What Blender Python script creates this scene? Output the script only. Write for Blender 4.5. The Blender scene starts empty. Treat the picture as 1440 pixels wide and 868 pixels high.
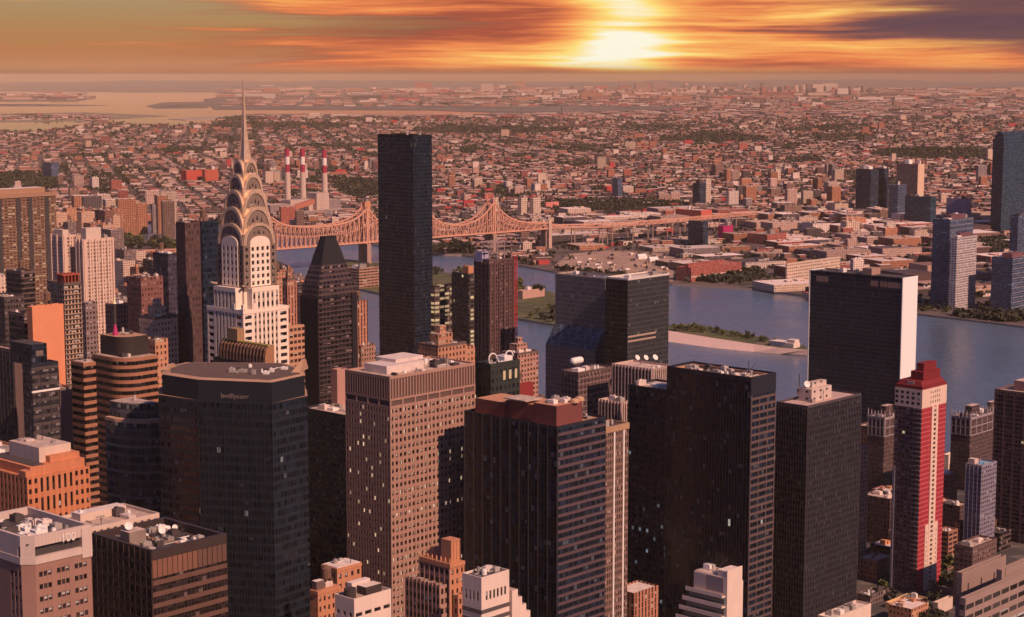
import bpy, math, random
import numpy as np
from mathutils import Vector, Matrix

# ------------------------------------------------------------------ camera, sky, sun, exposure
W, HT, F = 1440.0, 868.0, 2516.0
Y0, EYE = 106.0, 330.0                       # row of the true horizontal, eye height (m)
TH = math.atan((HT/2-Y0)/F)
CT, ST = math.cos(TH), math.sin(TH)
S = bpy.context.scene
C = S.collection
R = math.radians
SUN_AZ, SUN_EL = 137.0, 39.0                 # clockwise from the view direction, above horizon

cam = bpy.data.cameras.new('camera'); cam.sensor_width = 36; cam.lens = 36*F/W
cam.clip_start = 1; cam.clip_end = 200000
co = bpy.data.objects.new('camera', cam); C.objects.link(co)
co.location = (0, 0, EYE); co.rotation_euler = (math.pi/2-TH, 0, 0); S.camera = co

S.view_settings.view_transform = 'Standard'; S.view_settings.look = 'None'
S.view_settings.exposure = -0.02; S.view_settings.gamma = 1.0; S.view_settings.use_curve_mapping = False
S.render.engine = 'CYCLES'
cy = S.cycles
cy.max_bounces = 5; cy.diffuse_bounces = 2; cy.glossy_bounces = 2; cy.volume_bounces = 1; cy.transmission_bounces = 2
cy.use_denoising = True
try: cy.denoiser = 'OPENIMAGEDENOISE'
except Exception: pass
cy.sample_clamp_indirect = 3.0
cy.caustics_reflective = False; cy.caustics_refractive = False
cy.volume_max_steps = 64

sl = bpy.data.lights.new('sun', 'SUN'); sl.energy = 5.0; sl.angle = R(0.5); sl.color = (1.0, 0.62, 0.455)
so = bpy.data.objects.new('sun', sl); C.objects.link(so)
az, el = R(SUN_AZ), R(SUN_EL)
sd = Vector((math.sin(az)*math.cos(el), math.cos(az)*math.cos(el), math.sin(el)))
so.rotation_euler = sd.to_track_quat('Z', 'Y').to_euler(); so.location = sd*3000

# ------------------------------------------------------------------ node helper
class NT:
    def __init__(s, tree): s.t = tree; s.n = tree.nodes; s.l = tree.links
    def new(s, typ, **kw):
        n = s.n.new(typ)
        for k, v in kw.items(): setattr(n, k, v)
        return n
    def put(s, sock, v):
        if hasattr(v, 'is_linked') or isinstance(v, bpy.types.NodeSocket): s.l.new(v, sock)
        elif isinstance(v, (tuple, list)) and len(v) == 3 and sock.type == 'RGBA': sock.default_value = (*v, 1)
        else: sock.default_value = v
    def m(s, op, a, b=None, c=None, clamp=False):
        n = s.n.new('ShaderNodeMath'); n.operation = op; n.use_clamp = clamp
        for i, v in enumerate((a, b, c)):
            if v is not None: s.put(n.inputs[i], v)
        return n.outputs[0]
    def mix(s, f, a, b, mode='MIX'):
        n = s.n.new('ShaderNodeMix'); n.data_type = 'RGBA'; n.blend_type = mode
        s.put(n.inputs[0], f); s.put(n.inputs[6], a); s.put(n.inputs[7], b)
        return n.outputs[2]
    def noise(s, vec, scale, detail=3, rough=.5, dist=0, dim='3D'):
        n = s.n.new('ShaderNodeTexNoise'); n.noise_dimensions = dim
        if vec is not None: s.l.new(vec, n.inputs['Vector'])
        n.inputs['Scale'].default_value = scale; n.inputs['Detail'].default_value = detail
        n.inputs['Roughness'].default_value = rough; n.inputs['Distortion'].default_value = dist
        return n.outputs['Fac']
    def ramp(s, f, stops, interp='LINEAR'):
        n = s.n.new('ShaderNodeValToRGB'); s.l.new(f, n.inputs[0]); e = n.color_ramp.elements
        n.color_ramp.interpolation = interp
        while len(e) < len(stops): e.new(.5)
        for x, (p, c) in zip(e, stops): x.position = p; x.color = (*c, 1)
        return n.outputs[0]
    def sm(s, v, a, b):                       # smoothstep
        n = s.n.new('ShaderNodeMapRange'); n.interpolation_type = 'SMOOTHSTEP'
        s.put(n.inputs[0], v); n.inputs[1].default_value = a; n.inputs[2].default_value = b
        return n.outputs[0]
    def comb(s, x, y, z=0.0):
        n = s.n.new('ShaderNodeCombineXYZ')
        s.put(n.inputs[0], x); s.put(n.inputs[1], y); s.put(n.inputs[2], z)
        return n.outputs[0]

def srgb(r, g, b):
    f = lambda c: (c/255/12.92) if c <= 10 else ((c/255+.055)/1.055)**2.4
    return (f(r), f(g), f(b))

# ------------------------------------------------------------------ world: daylight sky with a sunset bank of streaked cloud low ahead
wd = bpy.data.worlds.new('World'); S.world = wd; wd.use_nodes = True
t = NT(wd.node_tree); t.n.clear()
tc = t.new('ShaderNodeTexCoord'); sep = t.new('ShaderNodeSeparateXYZ'); t.l.new(tc.outputs['Generated'], sep.inputs[0])
dx, dy, dz = sep.outputs
A = t.m('MULTIPLY', t.m('ARCTAN2', dx, dy), 57.2958)
E = t.m('MULTIPLY', t.m('ARCSINE', dz), 57.2958)
sky = t.new('ShaderNodeTexSky', sky_type='NISHITA'); sky.sun_disc = False
sky.sun_elevation = el; sky.sun_rotation = az; sky.altitude = 300; sky.air_density = 1.3; sky.dust_density = 3.0
day = t.mix(1.0, t.mix(0.82, sky.outputs[0], (1.60, 1.42, 2.05)), (0.037, 0.056, 0.104), 'MULTIPLY')
warp = t.noise(t.comb(t.m('MULTIPLY', A, .10), t.m('MULTIPLY', E, .5), 3.1), 1.0, 3, .55)
Ew = t.m('ADD', E, t.m('MULTIPLY', t.m('SUBTRACT', warp, .5), .7))
st1 = t.noise(t.comb(t.m('MULTIPLY', A, .085), t.m('MULTIPLY', Ew, 1.45), 7.7), 1.0, 5, .56)
st2 = t.noise(t.comb(t.m('MULTIPLY', A, .16), t.m('MULTIPLY', E, 5.5), 1.3), 1.0, 4, .6)
st3 = t.noise(t.comb(t.m('MULTIPLY', A, .05), t.m('MULTIPLY', E, 11.0), 5.3), 1.0, 3, .6)
stk = t.m('ADD', t.m('ADD', t.m('MULTIPLY', st1, .76), t.m('MULTIPLY', st2, .17)), t.m('MULTIPLY', st3, .07))
gx = t.m('DIVIDE', t.m('SUBTRACT', A, 3.4), 4.0); gy = t.m('DIVIDE', t.m('SUBTRACT', E, 1.15), 2.0)
gw = t.m('EXPONENT', t.m('MULTIPLY', t.m('ADD', t.m('MULTIPLY', gx, gx), t.m('MULTIPLY', gy, gy)), -1.0))
hx = t.m('DIVIDE', t.m('SUBTRACT', A, 3.4), 1.75); hy = t.m('DIVIDE', t.m('SUBTRACT', E, 2.0), 2.1)
gh = t.m('EXPONENT', t.m('MULTIPLY', t.m('ADD', t.m('MULTIPLY', hx, hx), t.m('MULTIPLY', hy, hy)), -1.0))
heat = t.m('ADD', t.m('ADD', t.m('MULTIPLY', t.m('SUBTRACT', stk, .5), 2.7), .32), t.m('ADD', t.m('MULTIPLY', gw, .20), t.m('MULTIPLY', gh, .60)), clamp=True)
cl = t.ramp(heat, [(0.0, srgb(128, 66, 62)), (.20, srgb(178, 90, 66)), (.42, srgb(236, 134, 80)), (.62, srgb(252, 178, 98)), (.80, srgb(255, 224, 126)), (1.0, srgb(255, 249, 226))])
veil = t.ramp(t.m('DIVIDE', E, 2.6, clamp=True), [(0.0, srgb(197, 138, 106)), (.28, srgb(188, 124, 82)), (.6, srgb(178, 134, 88)), (1.0, srgb(172, 148, 112))])
lf = t.m('ADD', t.m('ADD', A, t.m('MULTIPLY', t.m('SUBTRACT', stk, .5), 46.0)), t.m('MULTIPLY', t.m('SUBTRACT', st3, .5), 8.0))
veilm = t.m('SUBTRACT', 1.0, t.sm(lf, -14.5, -3.5))
c1 = t.mix(veilm, cl, veil)
hz = t.m('MULTIPLY', t.m('SUBTRACT', 1.0, t.sm(E, -.02, .42)), .97)
hcol = t.ramp(t.m('ADD', t.m('DIVIDE', A, 36.0), .5, clamp=True), [(0.0, srgb(190, 136, 100)), (.45, srgb(198, 132, 92)), (.62, srgb(208, 148, 92)), (.8, srgb(192, 130, 98)), (1.0, srgb(180, 120, 100))])
dm = t.m('ADD', .52, t.m('MULTIPLY', t.sm(E, .0, .42), .48)); c2 = t.mix(hz, c1, t.mix(1.0, hcol, t.comb(dm, dm, dm), 'MULTIPLY'))
de = t.m('ADD', t.m('ADD', E, t.m('MULTIPLY', t.m('SUBTRACT', A, 15.0), .075)), t.m('MULTIPLY', t.m('SUBTRACT', stk, .5), -2.4))
dk = t.m('MULTIPLY', t.sm(de, .30, 1.15), t.sm(t.m('ADD', A, t.m('MULTIPLY', t.m('SUBTRACT', stk, .5), -26.0)), 6.0, 12.5))
c3 = t.mix(dk, c2, t.ramp(st1, [(.3, srgb(92, 70, 84)), (.7, srgb(128, 86, 80))]))
front = t.m('MULTIPLY', t.m('SUBTRACT', 1.0, t.sm(E, 2.7, 7.5)), t.m('SUBTRACT', 1.0, t.sm(t.m('ABSOLUTE', A), 45.0, 85.0)))
bg = t.new('ShaderNodeBackground'); t.l.new(t.mix(front, day, c3), bg.inputs[0])
t.l.new(bg.outputs[0], t.new('ShaderNodeOutputWorld').inputs[0])

# ------------------------------------------------------------------ pixels of the photograph <-> places on the ground
def ray(px, py):
    rx, ry = (px-W/2)/F, (py-HT/2)/F
    return Vector((rx, CT-ry*ST, -ST-ry*CT))
def at(px, py, Y):
    d = ray(px, py); s = Y/d.y
    return Vector((d.x*s, Y, EYE+d.z*s))
def gnd(px, py, z=0.0):
    d = ray(px, py); s = (z-EYE)/d.z
    return Vector((d.x*s, d.y*s, z))
def proj(x, y, z):
    zc = y*CT-(z-EYE)*ST; yc = y*ST+(z-EYE)*CT
    return W/2+F*x/zc, HT/2-F*yc/zc
GRID = 47.3

# ------------------------------------------------------------------ materials
MT = {}
def base_mat(name):
    m = bpy.data.materials.new(name); m.use_nodes = True
    tt = NT(m.node_tree); p = m.node_tree.nodes['Principled BSDF']
    return m, tt, p
def objvar(tt, amt):
    oi = tt.new('ShaderNodeObjectInfo')
    return tt.m('ADD', tt.m('MULTIPLY', oi.outputs['Random'], 2*amt), 1-amt)
def grime(tt, col, amt=.25, sc=.12, streak=.5):
    """wear of the surface itself: blotches and rain streaks"""
    tc = tt.new('ShaderNodeTexCoord'); o = tc.outputs['Object']
    n1 = tt.noise(o, sc, 5, .62)
    mp = tt.new('ShaderNodeMapping'); tt.l.new(o, mp.inputs[0]); mp.inputs['Scale'].default_value = (.9, .9, .03)
    n2 = tt.noise(mp.outputs[0], 1.0, 3, .6)
    f = tt.m('ADD', tt.m('MULTIPLY', n1, 1-streak), tt.m('MULTIPLY', n2, streak))
    k = tt.m('ADD', tt.m('MULTIPLY', tt.m('SUBTRACT', f, .5), 2.6*amt), 1.0)
    return tt.mix(1.0, col, tt.comb(k, k, k), 'MULTIPLY')
def wall(name, col, rough=.8, amt=.25, var=0.0, metal=0.0, sc=.12, streak=.5, spec=.3):
    if name in MT: return MT[name]
    m, tt, p = base_mat(name)
    c = grime(tt, col, amt, sc, streak)
    if var:
        k = objvar(tt, var); c = tt.mix(1.0, c, tt.comb(k, k, k), 'MULTIPLY')
    tt.l.new(c, p.inputs['Base Color']); p.inputs['Roughness'].default_value = rough
    p.inputs['Metallic'].default_value = metal; p.inputs['Specular IOR Level'].default_value = spec
    MT[name] = m; return m
def facade(name, wc, gc, bay=2.0, fl=3.6, ww=.6, wh=.55, lit=0.0, litc=(1.0, .72, .42), lite=1.2, var=0.0, grough=.12, blind=.12, wrough=.75, amt=.22, voff=0.0, gvar=1.7):
    if name in MT: return MT[name]
    m, tt, p = base_mat(name)
    uv = tt.new('ShaderNodeUVMap'); sp = tt.new('ShaderNodeSeparateXYZ'); tt.l.new(uv.outputs[0], sp.inputs[0])
    u = tt.m('DIVIDE', sp.outputs[0], bay); v = tt.m('ADD', tt.m('DIVIDE', sp.outputs[1], fl), voff)
    fu, fv = tt.m('FRACT', u), tt.m('FRACT', v)
    mu = tt.m('LESS_THAN', tt.m('ABSOLUTE', tt.m('SUBTRACT', fu, .5)), ww/2) if ww < 1 else None
    mv = tt.m('LESS_THAN', tt.m('ABSOLUTE', tt.m('SUBTRACT', fv, .5)), wh/2) if wh < 1 else None
    mask = tt.m('MULTIPLY', mu, mv) if (mu and mv) else (mu or mv)
    cell = tt.comb(tt.m('FLOOR', u), tt.m('FLOOR', v), 0.0)
    wn = tt.new('ShaderNodeTexWhiteNoise', noise_dimensions='3D'); tt.l.new(cell, wn.inputs['Vector'])
    sc_ = tt.new('ShaderNodeSeparateColor'); tt.l.new(wn.outputs['Color'], sc_.inputs[0])
    r1, r2, r3 = sc_.outputs
    k = tt.m('ADD', tt.m('MULTIPLY', tt.m('SUBTRACT', tt.m('MULTIPLY', r1, r1), .33), gvar), 1.0)
    g = tt.mix(1.0, gc, tt.comb(k, k, k), 'MULTIPLY')
    lvl = tt.m('ADD', tt.m('MULTIPLY', r3, .4), -.25)
    bl = tt.m('MULTIPLY', tt.m('LESS_THAN', r2, blind), tt.m('GREATER_THAN', tt.m('SUBTRACT', fv, .5), lvl))
    g = tt.mix(bl, g, tuple(min(.4, x*2.0+.05) for x in wc))
    c = tt.mix(mask, grime(tt, wc, amt), g)
    if var:
        kk = objvar(tt, var); c = tt.mix(1.0, c, tt.comb(kk, kk, kk), 'MULTIPLY')
    tt.l.new(c, p.inputs['Base Color'])
    gm = tt.m('MULTIPLY', mask, tt.m('SUBTRACT', 1.0, bl))
    tt.l.new(tt.m('SUBTRACT', wrough, tt.m('MULTIPLY', gm, wrough-grough)), p.inputs['Roughness'])
    p.inputs['Specular IOR Level'].default_value = .4
    bp = tt.new('ShaderNodeBump'); bp.inputs['Strength'].default_value = .6; bp.inputs['Distance'].default_value = .25; bp.invert = True
    ge = tt.new('ShaderNodeNewGeometry'); jv = tt.new('ShaderNodeVectorMath', operation='MULTIPLY_ADD'); tt.l.new(wn.outputs['Color'], jv.inputs[0]); jv.inputs[1].default_value = (.07, .07, .07); jv.inputs[2].default_value = (-.035, -.035, -.035)
    av = tt.new('ShaderNodeVectorMath', operation='ADD'); tt.l.new(ge.outputs['Normal'], av.inputs[0]); tt.l.new(jv.outputs[0], av.inputs[1]); tt.l.new(av.outputs[0], bp.inputs['Normal'])
    tt.l.new(mask, bp.inputs['Height']); tt.l.new(bp.outputs[0], p.inputs['Normal'])
    if lit > 0:
        on = tt.m('MULTIPLY', tt.m('LESS_THAN', tt.m('FRACT', tt.m('MULTIPLY', r1, 7.31)), lit), mask)
        p.inputs['Emission Color'].default_value = (*litc, 1)
        tt.l.new(tt.m('MULTIPLY', on, tt.m('MULTIPLY', tt.m('ADD', r3, .3), lite)), p.inputs['Emission Strength'])
    MT[name] = m; return m
def pane(name, gc, bay, fl, lit=0.0, litc=(1.0, .78, .52), lite=.9, blind=.2, blindc=(.3, .22, .18), rough=.1):
    """window glass whose tint and blinds differ from one window to the next"""
    return facade(name, blindc, gc, bay, fl, .999, .999, lit, litc, lite, 0, rough, blind)

ROOF_L = lambda: wall('roof_gravel_pale', (.46, .34, .275), .95, .6, .2, sc=.25, streak=.1)
ROOF_D = lambda: wall('roof_membrane_dark', (.07, .055, .055), .9, .5, .2, sc=.2, streak=.1)
ROOF_W = lambda: wall('roof_membrane_white', (.66, .54, .48), .9, .35, .1, sc=.25, streak=.1)
UNIT = lambda: wall('rooftop_unit_metal', (.36, .31, .28), .55, .35, .3)
STEEL = lambda: wall('dark_steel', (.06, .05, .05), .5, .3)
WHITE = lambda: wall('white_paint', (.78, .72, .66), .5, .15)

# ------------------------------------------------------------------ mesh builder
class MB:
    def __init__(s): s.v = []; s.f = []; s.m = []; s.uv = []
    def quad(s, pts, mi=0, uv=None):
        b = len(s.v); s.v += [tuple(p) for p in pts]; s.f.append(tuple(range(b, b+len(pts)))); s.m.append(mi)
        if uv is None:
            p = [Vector(q) for q in pts]; n = (p[1]-p[0]).cross(p[2]-p[0])
            ax = max(range(3), key=lambda i: abs(n[i]))
            uv = [((q[1], q[2]), (q[0], q[2]), (q[0], q[1]))[ax] for q in pts]
        s.uv += [tuple(q) for q in uv]
    def box(s, x0, y0, z0, x1, y1, z1, mi=0, mt=None, bottom=False, fit=None):
        mt = mi if mt is None else mt
        b = len(s.v)
        s.v += [(x0, y0, z0), (x1, y0, z0), (x1, y1, z0), (x0, y1, z0), (x0, y0, z1), (x1, y0, z1), (x1, y1, z1), (x0, y1, z1)]
        kx = ky = 1.0; zt = 0.0
        if fit:
            lx, ly = abs(x1-x0), abs(y1-y0)
            kx = max(1, round(lx/fit[0]))*fit[0]/lx; ky = max(1, round(ly/fit[0]))*fit[0]/ly
            zt = z1
        U = lambda a, z, k, o: ((a-o)*k, z-zt)
        for q, mm, uv in (((0, 1, 5, 4), mi, [U(x0, z0, kx, x0), U(x1, z0, kx, x0), U(x1, z1, kx, x0), U(x0, z1, kx, x0)]),
                          ((1, 2, 6, 5), mi, [U(y0, z0, ky, y0), U(y1, z0, ky, y0), U(y1, z1, ky, y0), U(y0, z1, ky, y0)]),
                          ((2, 3, 7, 6), mi, [U(x1, z0, kx, x0), U(x0, z0, kx, x0), U(x0, z1, kx, x0), U(x1, z1, kx, x0)]),
                          ((3, 0, 4, 7), mi, [U(y1, z0, ky, y0), U(y0, z0, ky, y0), U(y0, z1, ky, y0), U(y1, z1, ky, y0)]),
                          ((4, 5, 6, 7), mt, [(x0, y0), (x1, y0), (x1, y1), (x0, y1)])):
            s.f.append(tuple(b+i for i in q)); s.m.append(mm); s.uv += uv
        if bottom:
            s.f.append((b+3, b+2, b+1, b)); s.m.append(mi); s.uv += [(x0, y1), (x1, y1), (x1, y0), (x0, y0)]
    def prism(s, poly, z0, z1, mi=0, mt=None, top=None, cap=True):
        """walls round a footprint (counter-clockwise), optionally shrinking to another footprint"""
        top = top or poly; n = len(poly); u = 0.0
        mt = mi if mt is None else mt
        for i in range(n):
            a, b = poly[i], poly[(i+1) % n]; c, d = top[(i+1) % n], top[i]
            L = math.hypot(b[0]-a[0], b[1]-a[1])
            s.quad([(*a, z0), (*b, z0), (*c, z1), (*d, z1)], mi, [(u, z0-z1), (u+L, z0-z1), (u+L, 0), (u, 0)])
            u += L
        if cap: s.quad([(*p, z1) for p in top], mt, [p for p in top])
    def cyl(s, cx, cy, z0, z1, r0, r1=None, n=12, mi=0, mt=None):
        r1 = r0 if r1 is None else r1
        a = [(cx+r0*math.cos(2*math.pi*i/n), cy+r0*math.sin(2*math.pi*i/n)) for i in range(n)]
        b = [(cx+r1*math.cos(2*math.pi*i/n), cy+r1*math.sin(2*math.pi*i/n)) for i in range(n)]
        s.prism(a, z0, z1, mi, mt, b)
    def bar(s, p, q, w, mi=0):
        """a square beam from p to q"""
        p, q = Vector(p), Vector(q); d = (q-p)
        if d.length < 1e-6: return
        d.normalize(); up = Vector((0, 0, 1)) if abs(d.z) < .9 else Vector((1, 0, 0))
        a = d.cross(up).normalized()*w/2; b = d.cross(a).normalized()*w/2
        k = [p-a-b, p+a-b, p+a+b, p-a+b, q-a-b, q+a-b, q+a+b, q-a+b]
        for f in ((0, 1, 5, 4), (1, 2, 6, 5), (2, 3, 7, 6), (3, 0, 4, 7), (4, 5, 6, 7), (3, 2, 1, 0)):
            s.quad([k[i] for i in f], mi)
    def dish(s, c, r, d, mi=0, depth=.28, n=14):
        """a shallow bowl of radius r whose axis points along d"""
        c, d = Vector(c), Vector(d).normalized()
        a = d.cross(Vector((0, 0, 1))).normalized(); b = a.cross(d)
        ring = [[c+(a*math.cos(2*math.pi*i/n)+b*math.sin(2*math.pi*i/n))*r*k+d*(r*depth*k*k) for i in range(n)] for k in (.02, .5, 1.0)]
        for j in range(2):
            for i in range(n):
                i2 = (i+1) % n
                s.quad([ring[j][i], ring[j][i2], ring[j+1][i2], ring[j+1][i]], mi)
                s.quad([p-d*.12*r for p in (ring[j][i2], ring[j][i], ring[j+1][i], ring[j+1][i2])], mi)
        for i in range(n):
            i2 = (i+1) % n
            s.quad([ring[2][i], ring[2][i2], ring[2][i2]-d*.12*r, ring[2][i]-d*.12*r], mi)
        s.bar(c, c+d*r*.75, r*.08, mi)
    def build(s, name, mats, parent=None, smooth=False):
        me = bpy.data.meshes.new(name); me.from_pydata(s.v, [], s.f)
        ms = mats if isinstance(mats, (list, tuple)) else [mats]
        for m in ms: me.materials.append(m)
        me.polygons.foreach_set('material_index', s.m)
        if smooth: me.polygons.foreach_set('use_smooth', [True]*len(s.f))
        me.uv_layers.new(name='UVMap').data.foreach_set('uv', [c for q in s.uv for c in q])
        me.update()
        o = bpy.data.objects.new(name, me); C.objects.link(o)
        if parent is not None: o.parent = parent
        return o

def tag(o, label=None, cat=None, group=None, kind=None):
    if label: o['label'] = label
    if cat: o['category'] = cat
    if group: o['group'] = group
    if kind: o['kind'] = kind
    return o
def empty(name, loc, rz=0.0):
    o = bpy.data.objects.new(name, None); C.objects.link(o); o.location = loc; o.rotation_euler = (0, 0, rz)
    return o

# ------------------------------------------------------------------ towers: near corner at the origin, right face along +x (y=0), left face along +y (x=0)
class T: pass
TOW = []
def tower(name, label, cat, xl, xc, xr, yt, D, a=GRID, wx=None, wy=None, group=None):
    b = T(); c = at(xc, yt, D); z = c.z
    e1 = (math.cos(R(a)), math.sin(R(a))); e2 = (-e1[1], e1[0])
    zc = c.y*CT+(EYE-z)*ST
    def width(px, e):
        k = (px-W/2)/F
        return (k*zc-c.x)/(e[0]-k*e[1]*CT)
    b.w = wx if wx else max(3.0, width(xr, e1)); b.d = wy if wy else max(3.0, width(xl, e2)); b.h = z
    b.c = c; b.e1 = e1; b.e2 = e2; b.a = a
    b.o = tag(empty(name, (c.x, c.y, 0.0), R(a)), label, cat, group)
    TOW.append((c.x*e1[0]+c.y*e1[1], c.x*e2[0]+c.y*e2[1], b.w, b.d))
    def loc(px, py, zz):
        g = gnd(px, py, zz); rx, ry = g.x-c.x, g.y-c.y
        return rx*e1[0]+ry*e1[1], rx*e2[0]+ry*e2[1]
    b.loc = loc
    b.zat = lambda px, py, lx=0.0, ly=0.0: at(px, py, c.y+lx*e1[1]+ly*e2[1]).z
    return b
def parapet(mb, x0, y0, x1, y1, z0, z1, th=.5, mi=0):
    mb.box(x0, y0, z0, x1, y0+th, z1, mi); mb.box(x0, y1-th, z0, x1, y1, z1, mi)
    mb.box(x0, y0+th, z0, x0+th, y1-th, z1, mi); mb.box(x1-th, y0+th, z0, x1, y1-th, z1, mi)
def roof(b, x0, y0, x1, y1, z, m):
    q = MB(); q.box(x0, y0, z-.3, x1, y1, z); return q.build('roof', m, b.o)
def clutter(b, x0, y0, x1, y1, z, n, seed, tank=False, size=1.0):
    r = random.Random(seed); placed = []
    for i in range(n*6):
        if len(placed) >= n: break
        w, d, h = r.uniform(2, 7)*size, r.uniform(2, 6)*size, r.uniform(1.2, 3.5)*size
        if x1-x0 < w+1 or y1-y0 < d+1: continue
        x, y = r.uniform(x0+.4, x1-w-.4), r.uniform(y0+.4, y1-d-.4)
        if any(x < X+Wd+.3 and X < x+w+.3 and y < Yy+Dd+.3 and Yy < y+d+.3 for X, Yy, Wd, Dd in placed): continue
        placed.append((x, y, w, d)); q = MB(); k = r.random()
        if k < .55:
            q.box(x, y, z, x+w, y+d, z+h)
            for j in range(int(w//1.1)): q.box(x+.3+j*1.1, y-.06, z+h*.25, x+.9+j*1.1, y, z+h*.8)
            q.box(x+w*.2, y+d*.2, z+h, x+w*.5, y+d*.6, z+h*1.25)
            q.build('mechanical_unit', r.choice([UNIT(), ROOF_W(), WHITE(), ROOF_D()]), b.o)
        elif k < .75:
            rr = min(w, d)*.35
            q.cyl(x+w/2, y+d/2, z, z+h*.8, rr, rr); q.cyl(x+w/2, y+d/2, z+h*.8, z+h, rr*.7, rr*.7)
            q.build('fan_housing', r.choice([UNIT(), WHITE()]), b.o)
        elif k < .9:
            q.box(x, y+d*.4, z+.5, x+w, y+d*.4+.8, z+1.2); q.box(x+w*.1, y+d*.4, z, x+w*.1+.3, y+d*.4+.8, z+.5); q.box(x+w*.8, y+d*.4, z, x+w*.8+.3, y+d*.4+.8, z+.5)
            q.build('duct', UNIT(), b.o)
        else:
            q.bar((x, y, z), (x, y, z+h*2.6), .22); q.bar((x-.8, y, z+h*2), (x+.8, y, z+h*2), .14); q.build('antenna', STEEL(), b.o)
    # runs of pipe and a railing stub
    for k in range(max(1, n//3)):
        if x1-x0 < 6 or y1-y0 < 6: break
        x, y = r.uniform(x0+1, x1-3), r.uniform(y0+1, y1-3); q = MB(); L = r.uniform(.2, .5)
        if r.random() < .5: xe = min(x1-.5, x+L*(x1-x0)); q.box(x, y, z+.25, xe, y+.3, z+.55); q.box(xe-.3, y+.3, z+.25, xe, min(y1-.4, y+4), z+.55)
        else: ye = min(y1-.5, y+L*(y1-y0)); q.box(x, y, z+.25, x+.3, ye, z+.55); q.box(x+.3, ye-.3, z+.25, min(x1-.4, x+4), ye, z+.55)
        q.build('roof_pipe', r.choice([UNIT(), WHITE(), STEEL()]), b.o)
    if tank:
        x, y = r.uniform(x0+3, max(x0+3.1, x1-3)), r.uniform(y0+3, max(y0+3.1, y1-3)); water_tank(b, x, y, z)
def water_tank(b, x, y, z, r=1.9):
    q = MB()
    for sx in (-1, 1):
        for sy in (-1, 1): q.bar((x+sx*r*.7, y+sy*r*.7, z), (x+sx*r*.7, y+sy*r*.7, z+3.2), .3)
    q.cyl(x, y, z+3.2, z+7.0, r, r*.97); q.cyl(x, y, z+7.0, z+8.6, r*1.08, .1)
    q.build('water_tank', wall('weathered_wood', (.16, .09, .06), .9, .3), b.o)
def sat_dish(b, x, y, z, r, d=(.3, -.75, .55)):
    r *= .78
    # direction given in view axes, turned into the tower's own
    v = Vector(d); v.rotate(Matrix.Rotation(-R(b.a), 3, 'Z')); q = MB()
    q.bar((x, y, z), (x, y, z+r*1.1), r*.22); q.dish((x, y, z+r*1.1), r, v); q.build('satellite_dish', WHITE(), b.o)
def wins(b, cells, m, cap=100):
    """each of the windows that show largest is a part; past a hundred the rest is one"""
    cells.sort(key=lambda c: -c[0])
    one = lambda q, c: q.quad(c[1], 0, c[2])
    for c in cells[:cap]:
        q = MB(); one(q, c); q.build('window', m, b.o)
    if len(cells) > cap:
        q = MB()
        for c in cells[cap:]: one(q, c)
        tag(q.build('window', m, b.o), kind='stuff')
def punch(mb, cells, side, a0, a1, off, z0, z1, bay, fl, ww, wh, dep=.4, mi=0, ms=None, inward=1):
    """punched windows: full-height piers and full-width spandrels stand in front of the recessed panes.
    side R: wall at y=off running a0..a1 in x; side L: wall at x=off running in y"""
    n = max(1, round((a1-a0)/bay)); bw = (a1-a0)/n; pw = bw*(1-ww); k = max(1, round((z1-z0)/fl)); fh = (z1-z0)/k; sh = fh*(1-wh)
    ms = mi if ms is None else ms
    def bx(p, q, zz0, zz1, o0, o1, m):
        if side == 'R': mb.box(p, off+o0, zz0, q, off+o1, zz1, m, bottom=True)
        else: mb.box(off+o0, p, zz0, off+o1, q, zz1, m, bottom=True)
    for i in range(n+1):
        c = a0+i*bw; lo, hi = max(a0, c-pw/2), min(a1, c+pw/2)
        bx(lo, hi, z0, z1, 0, dep, mi)
    for j in range(k+1):
        lo, hi = max(z0, z0+j*fh-sh/2), min(z1-.01, z0+j*fh+sh/2)
        bx(a0+.01, a1-.01, lo, hi, .06, dep-.003, ms)
    for i in range(n):
        for j in range(k):
            p, q = a0+i*bw+pw/2, a0+(i+1)*bw-pw/2; lo, hi = z0+j*fh+sh/2, z0+(j+1)*fh-sh/2; o = off+dep-.02
            pts = [(p, o, lo), (q, o, lo), (q, o, hi), (p, o, hi)] if side == 'R' else [(o, q, lo), (o, p, lo), (o, p, hi), (o, q, hi)]
            ui, vj = (i+.5+(57 if side == 'L' else 0))*bay, (j+.5)*fl
            cells.append((lo, pts, [(ui-bay*.49, vj-fl*.49), (ui+bay*.49, vj-fl*.49), (ui+bay*.49, vj+fl*.49), (ui-bay*.49, vj+fl*.49)]))
def fins(mb, side, a0, a1, off, z0, z1, sp, w, dep, mi=0):
    n = max(1, round((a1-a0)/sp))
    for i in range(n+1):
        c = min(max(a0+(a1-a0)*i/n, a0+w/2), a1-w/2)
        if side == 'R': mb.box(c-w/2, off-dep, z0, c+w/2, off-.003, z1, mi, bottom=True)
        else: mb.box(off-dep, c-w/2, z0, off-.003, c+w/2, z1, mi, bottom=True)
def bands(mb, side, a0, a1, off, z0, z1, sp, h, dep, mi=0):
    for i in range(int((z1-z0)/sp)+1):
        z = z1-sp*i
        if side == 'R': mb.box(a0, off-dep, z-h, a1, off-.003, z, mi, bottom=True)
        else: mb.box(off-dep, a0, z-h, off-.003, a1, z, mi, bottom=True)

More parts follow.
